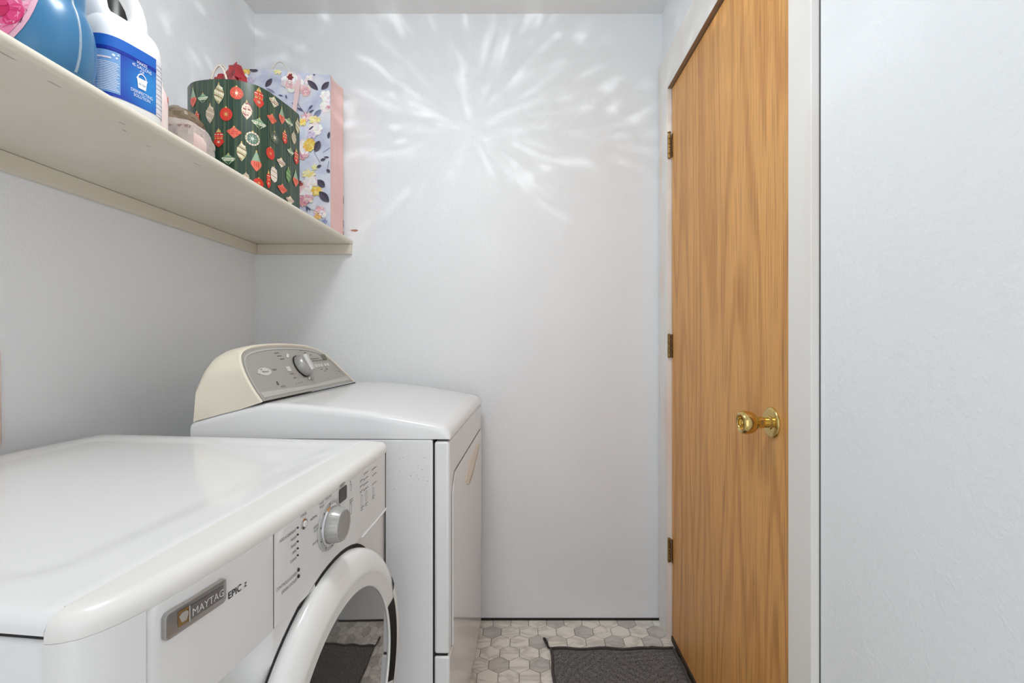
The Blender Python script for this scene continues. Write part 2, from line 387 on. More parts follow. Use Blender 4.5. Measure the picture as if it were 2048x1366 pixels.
# wall behind the camera with an open doorway
mb = MB().box(XL, -.40, YN-T, YN, 0, ZC).box(.42, XR, YN-T, YN, 0, ZC).box(-.40, .42, YN-T, YN, 2.05, ZC)
tag(obj('wall_near', mb, WALL, smooth=0), 'white textured wall with an open doorway behind the camera', 'wall', 'structure')
tag(obj('foot_shadow_strip', MB().box(XL+.001, XR-.014, YF-.003, YF+.02, -.001, .0085), DARK, smooth=0), 'dark strip painted as the gap shadow along the foot of the end wall', 'trim', 'structure')  # dark strip stands in for the shadow in the wall's foot gap
# chipped paint on the far wall
def blob(name, cx_, cy_, cz_, ra, rb, mat, parent, axis='y', n=14, jit=.25, t=.0012, seed=1):
    rnd = random.Random(seed); pts = []
    for k in range(n):
        q = 2*PI*k/n; j = 1+rnd.uniform(-jit, jit); pts.append((ra*j*math.cos(q), rb*j*math.sin(q)))
    if axis == 'y': f0 = lambda a, b: (cx_+a, cy_, cz_+b); f1 = lambda a, b: (cx_+a*.94, cy_-t, cz_+b*.94)
    else: f0 = lambda a, b: (cx_, cy_+a, cz_+b); f1 = lambda a, b: (cx_+t, cy_+a*.94, cz_+b*.94)
    m_ = MB().grid([[f0(*p) for p in pts], [f1(*p) for p in pts]], closed_u=True); m_.add([f1(*p) for p in pts], [tuple(range(n))])
    return obj(name, m_, mat, parent, smooth=0)
blob('paint_chip', -.676, YF, 1.568, .015, .005, simple('bare plaster brown', (186, 132, 108), .8, var=.15, vscale=60), wfar, seed=4)
blob('paint_nick', -.698, YF, 1.570, .006, .0035, simple('bare plaster white', (236, 230, 224), .8), wfar, seed=6)
# scuffed recessed supply box at the left edge of the frame
sb = thing('supply_box', 'pinkish beige supply box edge on the wall above the washing machine', 'wall box', (XL, .90, 1.0))
SBM = simple('beige wall box', (238, 214, 202), .6, var=.12, vscale=20)
obj('frame', MB().box(.0005, .006, -.16, .060, .085, .097).box(.0005, .006, -.16, .060, -.097, -.085).box(.0005, .006, .050, .060, -.085, .085).box(.0005, .006, -.16, -.146, -.085, .085), SBM, sb, bevel=.001)
obj('back_plate', MB().box(.0005, .002, -.146, .050, -.085, .085), SBM, sb, smooth=0)

# ------------------------------------------------------------------ door
CF = .543                                                     # casing face
trim = thing('trim_2', 'white painted door casing with worn pinkish patches', 'door casing', (XR, .9, 0), kind='structure')
def tb(name, x0, x1, y0, y1, z0, z1, mat, bev=.0015):
    return obj(name, MB().box(x0-XR, x1-XR, y0-.9, y1-.9, z0, z1), mat, trim, bevel=bev)
tb('casing_board', CF, XR-.0002, .8805, DY0, .0, 2.2145, CASING)
tb('casing_board', CF, XR-.0002, DY1, 1.8605, .0, 2.2145, CASING)
tb('head_board', CF, XR-.0002, DY0+.0005, DY1-.0005, 2.074, 2.214, CASING)
tb('jamb', XR+.0005, XR+T, DY0-.019, DY0-.001, 0, 2.08, TRIM, 0)
tb('jamb', XR+.0005, XR+T, DY1+.001, DY1+.019, 0, 2.08, TRIM, 0)
tb('head_jamb', CF+.001, XR+T, DY0, DY1, 2.0725, 2.0738, BAREWOOD, 0)
tb('door_stop', XR+.045, XR+.06, DY0, DY1, 2.04, 2.072, BAREWOOD, 0)
tb('shadow_seam', XR-.0014, XR-.0001, .8785, .8803, 0, 2.2145, simple('grey shadow gap', (88, 86, 86), .8), 0)  # grey strip painted as the shadow gap between casing and wall

XD = .5575
door = thing('door_1', 'flat oak veneer interior door with brass knob', 'door', (XD, 1.36, .0), kind='structure')
dm = obj('door_slab', MB().box(0, .035, .968-1.36, 1.7455-1.36, .022, 2.066), WOOD, door, bevel=.0012)
obj('edge_gap', MB().box(.002, .036, .9575-1.36, .9675-1.36, .004, 2.066), DARK, door, smooth=0)
obj('bottom_sweep', MB().box(-.004, .03, .97-1.36, 1.745-1.36, .003, .0215), simple('brown door sweep', (62, 48, 36), .7, var=.1), door, bevel=.001)
for zc_, cap in ((1.852, 1), (1.104, 0), (.338, 0)):
    yk = 1.752-1.36
    kn = MB()
    zs = [zc_-.044, zc_-.028, zc_-.0275, zc_+.0275, zc_+.028, zc_+.044] if zc_ != 1.104 else [zc_-.044+.0176*k for k in range(6)]
    hg = obj('hinge', MB().box(-.0018, .0, yk-.018, yk-.002, zc_-.044, zc_+.044), OLDBRASS, door, bevel=.0006)
    for k in range(5):
        a_, b_ = ((zs[0], zs[1]), (zs[1]+.0008, zc_-.005), (zc_-.0045, zc_+.008), (zc_+.0085, zs[4]-.0008), (zs[4], zs[5]))[k] if zc_ != 1.104 else (zs[k]+.0004, zs[k+1]-.0004)
        obj('knuckle', MB().lathe([(.0, a_), (.0055, a_), (.0062, a_+.0008), (.0062, b_-.0008), (.0055, b_), (0, b_)], 14, (-.009, yk, 0)), OLDBRASS, hg)
    obj('pin', MB().lathe([(0, zc_+.044), (.003, zc_+.044), (.003, zc_+.052), (.0065, zc_+.052), (.0065, zc_+.055), (0, zc_+.056)] if cap else [(0, zc_+.044), (.004, zc_+.044), (.004, zc_+.046), (0, zc_+.047)], 12, (-.009, yk, 0)), OLDBRASS, hg)
# knob: axis points into the room (-x)
KY, KZ = 1.046-1.36, .938
kn = obj('door_knob', MB().lathe([(.012, .006), (.0118, .018), (.0125, .022), (.0128, .026), (.0118, .029), (.0125, .033), (.017, .037), (.0225, .043), (.0255, .052), (.0262, .060), (.0255, .066), (.0228, .0705), (.019, .072), (.0165, .0708), (.0148, .068), (.0142, .064), (0, .0635)], 40, (0, KY, KZ), (-1, 0, 0)), BRASS, door)
obj('rose', MB().lathe([(.0345, 0), (.0345, .002), (.033, .0045), (.030, .0062), (.026, .0068), (.016, .0066), (.0155, .0085), (.012, .0095), (0, .0095)], 40, (0, KY, KZ), (-1, 0, 0)), BRASS, kn)
obj('lock_button', MB().lathe([(.0085, .0636), (.0085, .0685), (.0075, .0705), (.006, .071), (0, .0712)], 24, (0, KY, KZ), (-1, 0, 0)).box(-.0765, -.070, KY-.0011, KY+.0011, KZ-.0065, KZ+.0065), BRASS, kn)
obj('strike_latch', MB().box(.0, .012, .9672-1.36, .9685-1.36, KZ-.012, KZ+.012), OLDBRASS, door, smooth=0)

# ------------------------------------------------------------------ mat on the floor
mt = thing('floor_mat', 'charcoal grey textured floor mat in front of the wooden door', 'mat', (.32, 1.30, 0))
rows = []
NX, NY = 34, 50
for j in range(NY+1):
    r_ = []
    for i in range(NX+1):
        x = -.218+.4445*i/NX; y = -.42+.816*j/NY
        if j == NY: y += .004*math.sin(i*.55)+(.006 if i > NX-7 else 0)
        if i == 0: x += .002*math.sin(j*.7)
        z = .008+.0006*math.sin(i*1.3+j*.9)+.0005*math.sin(i*2.9-j*1.7)
        if i in (0, NX) or j in (0, NY): z = .0015
        r_.append((x, y, z))
    rows.append(r_)
m_ = MB().grid(rows); bot = [[(p[0], p[1], .0006) for p in r_] for r_ in rows]; m_.grid([r_[::-1] for r_ in bot])
obj('mat_pile', m_, CARPET, mt, smooth=60, fix=False)
bd = MB(); bdm = simple('dark mat binding', (78, 74, 72), .9, var=.15, vscale=200)
loop = [rows[0][i] for i in range(NX+1)]+[rows[j][NX] for j in range(1, NY+1)]+[rows[NY][i] for i in range(NX-1, -1, -1)]+[rows[j][0] for j in range(NY-1, -1, -1)]
bd.tube([(p[0], p[1], .0055) for p in loop], .0048, 6)
obj('binding', bd, bdm, mt, smooth=60)
lp = MB().tube([(-.218, .392, .006), (-.228, .402, .007), (-.232, .418, .009), (-.236, .432, .010), (-.240, .446, .009), (-.243, .452, .007)], [.0025, .004, .0045, .0055, .0055, .003], 8)
obj('corner_loop', lp, simple('dark frayed cord', (52, 48, 46), .9), mt)

# ================================================================== SHELF
SZ = 1.530
sh = thing('wall_shelf', 'cream painted wooden shelf board on wall cleats', 'shelf', (XL, 0, SZ))
def shelf_profile(y):
    wob = .0
    xs = [(.0006, 0), (.384, 0), (.390, -.001), (.394, -.0045), (.395, -.0095), (.394, -.015), (.390, -.019), (.385, -.020), (.0006, -.020)]
    return [(x+wob, y, z) for x, z in xs]
m_ = MB(); ys = [-.30+2.179*k/40 for k in range(41)]; rows = [shelf_profile(y) for y in ys]
m_.grid(rows, closed_u=True); m_.add(rows[0], [tuple(range(9))[::-1]]); m_.add(rows[-1], [tuple(range(9))])
SHM = patchy('cream shelf enamel', (224, 219, 206), (216, 208, 190), 5, .35, .75, .42)
obj('shelf_board', m_, SHM, sh, smooth=50)
obj('cleat', MB().box(.0006, .019, -.30, YF-.0005, -.060, -.0205), CREAM, sh, bevel=.0015)
obj('end_cleat', MB().box(.0195, .392, YF-.0195, YF-.0005, -.060, -.0205), CREAM, sh, bevel=.0015)
mk = MB()
for q, (x, y, l_) in enumerate(((.372, .62, .03), (.366, .70, .02), (.36, .83, .014), (.34, .86, .012), (.36, 1.02, .02), (.33, .93, .008), (.37, .55, .04))):
    mk.add([(x-.0012, y, -.0203), (x+.0012, y+.002, -.0203), (x+.0016, y+l_, -.0203), (x-.0008, y+l_*.9, -.0203)], [(0, 1, 2, 3)])
stuff('scuff_mark', mk, simple('grey scuff', (178, 168, 150), .7), sh, smooth=0)

# ================================================================== WASHING MACHINE (local axes: x = out of the front, y = away from the camera)
WW, WZ = .686, .896
washer = thing('washing_machine', 'white front-loading washing machine with round dark porthole door', 'washer', (-.380, .374, 0), -math.radians(6.6))
PLAN = [(0, -.0045), (.0004, .0005), (.003, .008), (.009, .017), (.018, .0235), (.032, .029), (.0525, .0333), (.10, .0375), (.15, .0395), (.20, .0395), (.26, .0375), (.32, .0345), (.38, .031), (.44, .026), (.50, .020), (.56, .0140), (.60, .0098), (.64, .0050), (.660, .0022), (.668, .0005), (.678, -.004), (.684, -.011), (.686, -.0555)]
def wv(u): return interp(PLAN[1:-1], u)
def wfront(off=.0007):
    return lambda a, b: (wv(a)+off, a, b)
def seam_v(u): return -.004-.052*(u/WW)
def plan_pts(step=3):
    out = []
    for (a, b) in zip(PLAN, PLAN[1:]):
        for k in range(step): t = k/step; out.append((a[0]+(b[0]-a[0])*t, a[1]+(b[1]-a[1])*t))
    return out+[PLAN[-1]]
PP = plan_pts(2)
def inward(i):
    a = PP[max(0, i-1)]; b = PP[min(len(PP)-1, i+1)]; du, dv = b[0]-a[0], b[1]-a[1]; l_ = math.hypot(du, dv) or 1
    return (dv/l_, -du/l_)                                    # (du, dv) pointing into the machine
# cabinet and the steel top
obj('cabinet', MB().box(-.66, -.0055, .001, WW-.024, .03, .877), ENAMEL, washer, bevel=.006, bseg=3)
obj('top_gap', MB().box(-.675, -.006, .003, WW-.03, .8765, .8825), DARK, washer, smooth=0)
rows = []
NU, NV = 44, 44
def ctop(u, v):
    m = .055
    du = min(u-.045, WW-.045-u); dv = min(v+.70-.0717*(WW-u), -.075-.02*(u/WW)-v)
    # rounded dished centre
    r = .05
    if du < r and dv < r: dd = r-math.hypot(max(0, r-du), max(0, r-dv))
    else: dd = min(du, dv)
    return -.0032*sstep(-.004, .018, dd)
lip = .010
for i in range(NU+1):
    u = WW*i/NU
    vb, vf = -.731+.0717*(WW-u), seam_v(u)-.0006
    row = [(vb, u, WZ-.015), (vb, u, WZ-.006), (vb+.004, u, WZ-.0015)]
    for j in range(NV+1):
        v = vb+.008+(vf-.001-vb-.008)*j/NV; row.append((v, u, WZ+ctop(u, v)))
    row += [(vf, u, WZ-.0008), (vf, u, WZ-.008)]
    rows.append(row)
def squash(row, u, dz): return [(p[0], u, p[2]-dz if p[2] > WZ-.014 else p[2]) for p in row]
RT = .015
arc_ = [(RT*(1-math.cos(t)), RT*(1-math.sin(t))) for t in [PI/2*k/6 for k in range(7)]]
first = [[(p[0], a, min(p[2], WZ-d)) for p in rows[0]] for a, d in arc_]
last = [[(p[0], WW-a, min(p[2], WZ-d)) for p in rows[-1]] for a, d in arc_[::-1]]
rows = [r_ for r_ in rows if RT+.001 < r_[0][1] < WW-RT-.001]
obj('top_panel', MB().grid(first+rows+last), ENAMEL, washer, smooth=40, fix=False)
# plastic front: trim that rolls over the top edge, upper fascia, lower front
def shell(zlist_off):
    """rows (z, inset)"""
    return [[(PP[i][1]+inward(i)[1]*ins, PP[i][0]+inward(i)[0]*ins, z) for i in range(len(PP))] for z, ins in zlist_off]
zr, rr0 = WZ-.016, .016
tr = shell([(.8735, .0008), (.8755, 0.)]+[(zr+rr0*math.sin(t), rr0*(1-math.cos(t))) for t in [PI/2*k/7 for k in range(8)]])
end = []
for i in range(len(PP)):
    a = tr[-1][i]; u = min(max(a[1], RT), WW-RT); end.append((min(seam_v(u), a[0]), u, WZ+.0002))
tr.append([((tr[-1][i][0]*.5+end[i][0]*.5), (tr[-1][i][1]*.5+end[i][1]*.5), WZ+.0008) for i in range(len(PP))]); tr.append(end)
tr.append([(p[0]-.0, p[1], WZ-.006) for p in end])
obj('top_trim', MB().grid(tr), PLASTIC, washer, smooth=50, fix=True)
ZR = .752                                                     # foot of the upper fascia
def fascia(u0, u1, z0, z1, n, extra=0., edge=.0012):
    us = [u0+(u1-u0)*k/n for k in range(n+1)]; zs_ = [z0, z0+edge, z0+2*edge]+[z0+(z1-z0)*k/6 for k in range(1, 6)]+[z1-edge, z1]
    rows_ = []
    for z in zs_:
        r_ = []
        for k, u in enumerate(us):
            inset = 0
            if k in (0, n): inset = edge*1.6
            if z in (z0, z1): inset = edge*1.6
            r_.append((wv(u)+extra-inset, u, z))
        rows_.append(r_)
    back = [[(p[0]-.02, p[1], p[2]) for p in rows_[0]]]
    return MB().grid(back+rows_+[[(p[0]-.02, p[1], p[2]) for p in rows_[-1]]])
drawer = obj('dispenser_drawer', fascia(.0532, .2255, ZR, .8745, 26), PANELW, washer, smooth=50)
ctl = obj('control_panel', fascia(.2270, .6600, ZR, .8745, 40), PANELW, washer, smooth=50)
# near rounded corner post, far corner post, lower front with the drawer's finger scoop
def post(i0, i1, z0, z1):
    return MB().grid([[(PP[i][1], PP[i][0], z) for i in range(i0, i1+1)] for z in (z0, z0+.01, (z0+z1)/2, z1)])
ia = max(i for i in range(len(PP)) if PP[i][0] <= .05251); ib = min(i for i in range(len(PP)) if PP[i][0] >= .6599)
obj('corner_post', post(0, ia, .04, .8745), PANELW, washer, smooth=50)
obj('corner_post', post(ib, len(PP)-1, .04, .8745), PANELW, washer, smooth=50)
def lowoff(u, z):
    d = -.005
    a = sstep(.055, .085, u)*(1-sstep(.205, .224, u)); b = sstep(.655, .70, z)
    prof = -.048*math.sin(PI/2*sstep(.66, .752, z))
    return d+a*b*prof
us = [.0525+(.6595-.0525)*k/70 for k in range(71)]; zs = [.04+(.64-.04)*k/10 for k in range(11)]+[.65+(.7515-.65)*k/16 for k in range(17)]
obj('lower_front', MB().grid([[(wv(u)+lowoff(u, z), u, z) for u in us] for z in zs]), PANELW, washer, smooth=60, fix=False)
obj('scoop_wall', MB().grid([[(wv(u)-.0025, u, ZR+.0003) for u in us], [(wv(u)-.045, u, ZR+.0003) for u in us]]), PANELW, washer, smooth=0, fix=False)
obj('fascia_bead', MB().tube([(wv(u)+.0002, u, ZR-.0008) for u in [.5060+.154*k/12 for k in range(13)]], .0022, 8), ENAMEL, washer)
obj('toe_kick', MB().box(-.06, -.012, .02, WW-.02, .0, .045), DARK, washer, smooth=0)
for fu in (.06, WW-.06):
    for fv in (-.64, -.12): obj('foot', MB().lathe([(0, .0), (.022, .0), (.022, .008), (.012, .012), (.008, .03), (0, .03)], 14, (fv, fu, 0)), DARK, washer)
# ---- door: ring, glass, handle
UC, ZCN = .390, .522
g_ = []
for k in range(73):
    t = 2*PI*k/72; r_ = []
    for rad in (.2470, .2390):
        a, b = UC+rad*math.cos(t), ZCN+rad*math.sin(t); r_.append((wv(a)+(.0005 if b > ZR else -.0045), a, b))
    g_.append(r_)
ring = thing('washer_door', 'x', 'x'); del ring['label']; del ring['category']; ring.parent = washer; ring.location = (0, UC, ZCN)
def dv(u): return wv(u+UC)
mg = MB().grid([[(p[0], p[1]-UC, p[2]-ZCN) for p in r_] for r_ in g_]); obj('door_gap', mg, DARK, ring, smooth=0, fix=False)
prof = [(.2405, -.006), (.2405, .001), (.2390, .0075), (.2345, .0130), (.2275, .0178), (.2185, .0218), (.2100, .0246), (.2055, .0258), (.2035, .0260), (.2015, .0257), (.1815, .0222), (.1795, .0221), (.1780, .0180)]
seg = 96; rows = []
for r0, h in prof:
    r_ = []
    for k in range(seg):
        t = 2*PI*k/seg; a, b = r0*math.cos(t), r0*math.sin(t)
        base = .0335-.06*max(-.25, min(.25, a))*.55      # the whole door is mounted in the bowed front
        r_.append((base+h, a, b))
    rows.append(r_)
obj('door_ring', MB().grid(rows, closed_u=True), simple('white door plastic', (234, 233, 230), .18, var=.008, coat=.3), ring, smooth=60, fix=False)
rows = []
for k2 in range(13):
    r0 = .1782*(1-k2/12.5); r_ = []
    for k in range(64):
        t = 2*PI*k/64; a, b = r0*math.cos(t), r0*math.sin(t)
        r_.append((.0335-.033*a+.0190+.006*(1-(r0/.1782)**2), a, b))
    rows.append(r_)
m_ = MB().grid(rows, closed_u=True); m_.add(rows[-1], [tuple(range(64))]); obj('door_glass', m_, PORT, ring, smooth=60, fix=False)
# grip on the far side of the ring: dark pocket under a white tab
def ringpt(rad, t, h): a, b = rad*math.cos(t), rad*math.sin(t); return (.0335-.033*a+h, a, b)
m_ = MB().grid([[ringpt(r0, t, h) for t in [-.42+.84*k/16 for k in range(17)]] for r0, h in ((.180, .0226), (.188, .0240), (.196, .0255), (.203, .0266))])
obj('grip_pocket', m_, BLACK, ring, smooth=60, fix=False)
m_ = MB().grid([[ringpt(r0, t, h) for t in [-.5+1.0*k/16 for k in range(17)]] for r0, h in ((.203, .0270), (.210, .0275), (.221, .0245), (.233, .0170), (.2405, .006))])
obj('grip_tab', m_, PLASTIC, ring, smooth=60, fix=False)
# ---- controls
INK = lin((92, 92, 94)); DINK = lin((40, 40, 42))
fr = wfront(.0006)
prt = MB()
leds = [(.8615, 'ADD A GARMENT'), (.852, 'WASH'), (.8425, 'RINSE'), (.833, 'SPIN'), (.8235, 'CLEAN')]
for z, s in leds: text(prt, s, .2735, z-.0035, .0056, fr, INK, 'R', .85)
for z, s in ((.8025, 'CONTROLS LOCKED'), (.7935, 'DOOR LOCKED')): text(prt, s, .2750, z-.0045, .0058, fr, INK, 'R', .85)
text(prt, 'POWER', .2925, .8712, .0056, fr, INK, 'C', .85)
for s, u, z in (('NORMAL', .331, .857), ('HEAVY', .334, .8415), ('DUTY', .334, .836), ('WHITES', .334, .818), ('HAND', .3445, .8705), ('WASH', .3445, .865), ('DELICATE', .3665, .8715), ('RINSE', .3935, .857)):
    text(prt, s, u, z, .0056, fr, INK, 'R' if u < .335 else 'C', .85)
# the fine print by the display and the option keys: dots, ticks and pill outlines
def tick(u, z, l_, col=INK, h=.0011): prt.poly([(u, z-h/2), (u+l_, z-h/2), (u+l_, z+h/2), (u, z+h/2)], fr, col)
def dot(u, z, r_, col=DINK): prt.poly(ell(u, z, r_, r_*1.15, 12), fr, col)
def pill(u, z, rw, rh, col=INK):
    o_ = rrect(u-rw, u+rw, z-rh, z+rh, rw*.98, 5); i_ = rrect(u-rw+.0007, u+rw-.0007, z-rh+.0007, z+rh-.0007, (rw-.0007)*.98, 5); n_ = len(o_)
    prt.add([fr(*p) for p in o_]+[fr(*p) for p in i_], [(k, (k+1) % n_, n_+(k+1) % n_, n_+k) for k in range(n_)], col)
dot(.4525, .8725, .0013); pill(.4535, .862, .0040, .0065)
for z in (.8405, .8365): tick(.4475, z, .016)
pill(.4535, .8245, .0048, .0100)
tick(.407, .8790, .022); tick(.407, .8765, .018)
for z in (.8585, .8485, .8385): dot(.5005, z, .0014); tick(.5035, z+.0005, .011)
for z in (.8660, .8560, .8460, .8360): dot(.5200, z, .0014); tick(.5235, z+.0005, .018)
for z in (.8620, .8500, .8320): dot(.5660, z, .0013); tick(.5690, z+.0005, .022)
pill(.5055, .822, .0042, .0100); pill(.5300, .822, .0042, .0100); pill(.5700, .818, .0042, .0080)
for u in (.502, .525, .566):
    for q in range(2): tick(u, .8075-.004*q, .011 if q else .015)
stuff('panel_print', prt, vcol('washer print', .5), ctl, smooth=0, fix=False)
for z, s in leds: obj('indicator', MB().lathe([(0, .0014), (.0011, .0014), (.0014, .0004), (.0014, 0)], 10, fr(.2765, z), (1, 0, 0)), BLACK, ctl)
for z in (.8025, .7935): obj('indicator', MB().lathe([(0, .0014), (.0019, .0014), (.0022, .0004), (.0022, 0)], 12, fr(.2785, z), (1, 0, 0), sy=1.2), BLACK, ctl)
pb = obj('power_button', MB().lathe([(.0078, 0), (.0078, .0012), (.006, .0018), (.0056, .001)], 24, fr(.2935, .8605), (1, 0, 0)), CHROME, ctl)
obj('button_well', MB().lathe([(.0062, .0006), (0, .0006)], 20, fr(.2935, .8605), (1, 0, 0)), BLACK, pb)
obj('button_cap', MB().lathe([(.0045, .0008), (.0045, .0022), (.0038, .0028), (0, .003)], 20, fr(.2935, .8605), (1, 0, 0)), PLASTIC, pb)
disp = MB(); dp = rrect(.4045, .4345, .8495, .8735, .004, 4)
disp.grid([[fr(*p) for p in dp], [(wv(p[0])+.0012, p[0], p[1]) for p in dp]], closed_u=True); disp.add([(wv(p[0])+.0012, p[0], p[1]) for p in dp], [tuple(range(len(dp)))])
obj('display', disp, simple('dark display', (48, 44, 40), .2, var=.02), ctl, smooth=0)
kc = fr(.371, .829); tilt = (1, .055, 0)
kb = obj('cycle_knob', MB().lathe([(.0275, .0035), (.0275, .0085), (.0268, .0125), (.0245, .0215), (.0236, .0232), (.0222, .0238), (.0205, .0226), (.0198, .0224), (0, .0224)], 48, kc, tilt), SILVER, ctl)
obj('chrome_ring', MB().lathe([(.0325, .0015), (.0322, .0035), (.0305, .0052), (.0285, .0052), (.0275, .0044)], 48, kc, tilt), CHROME, kb)
obj('dial_plate', MB().lathe([(.0392, 0), (.0388, .001), (.0372, .0018), (.0366, .0012), (.0330, .0016), (.0300, .0016)], 48, kc, tilt), simple('grey dial plate', (186, 185, 182), .35, var=.01), kb)
obj('rust_line', MB().lathe([(.0240, .0220), (.0247, .0204), (.0250, .0195)], 48, kc, tilt), simple('brown grime', (140, 112, 92), .6, var=.2, vscale=60), kb, fix=False)
dm_ = MB()
for k in range(9):
    t = PI/2+.12+k*.62; a, b = .371+.0345*math.cos(t), .829+.0345*math.sin(t)
    dm_.poly(ell(a, b, .0012, .0014, 8), wfront(.0030), DINK)
stuff('dial_mark', dm_, vcol('washer print', .5), kb, smooth=0, fix=False)
rg = MB()
for k in range(28):
    t = 2*PI*k/28; ax = Vector(tilt).normalized(); B = Vector((0, 0, 1)).cross(ax).normalized(); Cc = ax.cross(B)
    p0 = Vector(kc)+ax*.009+(B*math.cos(t)+Cc*math.sin(t))*.0275; p1 = Vector(kc)+ax*.0205+(B*math.cos(t)+Cc*math.sin(t))*.0249
    rg.tube([p0, p1], .0005, 4, cap=False)
stuff('knob_rib', rg, SILVER, kb, smooth=0, fix=False)
# ---- badge on the drawer
bq = rrect(.0665, .1385, .8365, .8625, .005, 5); f0 = wfront(.0005); f1 = wfront(.0035); f2 = wfront(.0044)
mid = rrect(.0675, .1375, .8375, .8615, .0045, 5); inn = rrect(.0690, .1360, .8390, .8600, .004, 5)
bm_ = MB().grid([[f0(*p) for p in bq], [f1(*p) for p in bq], [f2(*p) for p in mid], [f1(*p) for p in inn]], closed_u=True); bm_.add([f1(*p) for p in inn], [tuple(range(len(inn)))])
badge = obj('badge', bm_, simple('silver badge', (158, 155, 152), .3, metal=.5, var=.02), drawer, smooth=30)
fb = wfront(.0042); lt = MB(); WHT = lin((226, 226, 224)); GOLD = lin((140, 108, 66)); DKS = lin((118, 114, 112))
lt.poly([(.0930, .8425), (.1340, .8425), (.1340, .8560), (.0930, .8560)], wfront(.0038), DKS)
lt.poly([(.0800, .8425), (.0915, .8425), (.0915, .8575), (.0800, .8575)], wfront(.0038), GOLD)
lt.poly([(.0808, .8525), (.0830, .8470), (.0845, .8455), (.0885, .8455), (.0908, .8500), (.0908, .8530), (.0880, .8550), (.0835, .8550)], fb, lin((178, 172, 166)))
lt.poly([(.0917, .8415), (.0925, .8415), (.0925, .8575), (.0917, .8575)], fb, WHT)
text(lt, 'MAYTAG', .0945, .8450, .0108, fb, WHT, 'L', .92)
stuff('badge_lettering', lt, vcol('badge print', .3, .5, metal=.2), badge, smooth=0, fix=False)
ep = MB(); text(ep, 'EPIC', .1440, .8345, .0108, fr, lin((48, 47, 46)), 'L', .98); text(ep, 'EPIC', .1443, .8347, .0108, fr, lin((48, 47, 46)), 'L', .98); text(ep, 'z', .1690, .8350, .0115, fr, lin((48, 47, 46)), 'L', .9)
stuff('model_lettering', ep, vcol('washer print', .5), drawer, smooth=0, fix=False)

# ================================================================== DRYER
DW = .694
dryer = thing('clothes_dryer', 'white clothes dryer with grey curved console against the end wall', 'dryer', (-.1786, 1.136, 0), -math.radians(1.2))
obj('cabinet', MB().box(-.64, -.0415, .0, DW, .02, .8805), ENAMEL, dryer, bevel=.004, bseg=3)
obj('front_gap', MB().box(-.043, -.034, .004, DW-.004, .03, .874), DARK, dryer, smooth=0)
obj('front_panel', MB().box(-.0375, 0, .0, DW, .3575, .8765), ENAMEL, dryer, bevel=.007, bseg=4)
obj('toe_panel', MB().box(-.0375, 0, .0, DW, .025, .3525), ENAMEL, dryer, bevel=.006, bseg=4)
obj('seam_gap', MB().box(-.036, -.006, .004, DW-.004, .352, .358), DARK, dryer, smooth=0)
# dryer door: a proud plate with chamfered top corners
def plate(pts, v0, v1, ch=.002):
    c_u = sum(p[0] for p in pts)/len(pts); c_z = sum(p[1] for p in pts)/len(pts)
    def sh_(p, d): du, dz = p[0]-c_u, p[1]-c_z; l_ = math.hypot(du, dz); return (p[0]-du/l_*d, p[1]-dz/l_*d)
    a = [(v0, p[0], p[1]) for p in pts]; b = [(v1-ch*.6, p[0], p[1]) for p in pts]; c = [(v1, *sh_(p, ch)) for p in pts]
    return MB().grid([a, b, c], closed_u=True).add(c, [tuple(range(len(pts)))])
dpts = [(.030, .362), (.664, .362), (.664, .775), (.656, .784), (.070, .784), (.040, .760), (.030, .735)]
gpts = [(.027, .3595), (.667, .3595), (.667, .7765), (.658, .787), (.069, .787), (.0375, .762), (.027, .736)]
dd = obj('door', plate(dpts, 0, .0045), ENAMEL, dryer, smooth=20)
obj('door_groove', plate(gpts, -.001, .0006, .0002), simple('grey groove', (120, 118, 115), .6), dryer, smooth=0)
# half-moon finger pull, yellowed insert
hp = [(.545, .757), (.48, .756), (.40, .752), (.32, .744), (.262, .728), (.235, .712), (.250, .696), (.285, .683), (.33, .680), (.40, .690), (.47, .706), (.53, .726), (.572, .745)]
pull = obj('finger_pull', plate(hp, .0046, .0062, .004), YELLOWED, dd, smooth=20)
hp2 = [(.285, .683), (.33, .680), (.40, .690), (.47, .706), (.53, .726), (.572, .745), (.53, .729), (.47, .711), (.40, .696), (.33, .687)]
obj('pull_tan_lip', plate(hp2, .0063, .0075, .001), simple('tan plastic edge', (190, 174, 150), .5), pull, smooth=0)  # tan strip along the lower edge of the finger pull
# domed top
TP = [(-.640, .918), (-.632, .926), (-.566, .944), (-.515, .957), (-.468, .966), (-.42, .966), (-.368, .963), (-.29, .956), (-.195, .945), (-.104, .929), (-.05, .9195), (-.022, .9135), (-.010, .9075), (-.003, .9005), (.0015, .892), (.002, .883)]
rows = []
for u, dz, dvv in [(0, 1., 0), (0, .018, 0), (.0015, .0085, .0), (.005, .0035, 0), (.012, .0008, 0), (.03, 0, 0), (.15, 0, 0), (.35, 0, 0), (.54, 0, 0), (.66, 0, 0), (DW-.012, .0008, 0), (DW-.005, .0035, 0), (DW-.0015, .0085, 0), (DW, .018, 0), (DW, 1., 0)]:
    # shallow raised field, slightly lower rim
    rows.append([(v-dvv, u, max(z-dz, .8815) if z > .8835 else .8815) for v, z in TP])
obj('top_panel', MB().grid(rows), ENAMEL, dryer, smooth=50)
def top_z(v): return interp(TP, v)
obj('top_gap', MB().box(-.632, -.0375, .004, DW-.004, .8765, .8815), DARK, dryer, smooth=0)
sp = MB(); rnd = random.Random(5)
for k in range(34):
    v = rnd.gauss(-.10, .03); z = rnd.gauss(.80, .035); r_ = rnd.uniform(.0004, .0011)
    if -.15 < v < -.048 and z < .87: sp.add([(v+a, -.0003, z+b) for a, b in ell(0, 0, r_, r_, 6)], [tuple(range(6))])
stuff('grime_speck', sp, simple('grime', (128, 124, 118), .8), dryer, smooth=0, fix=False)
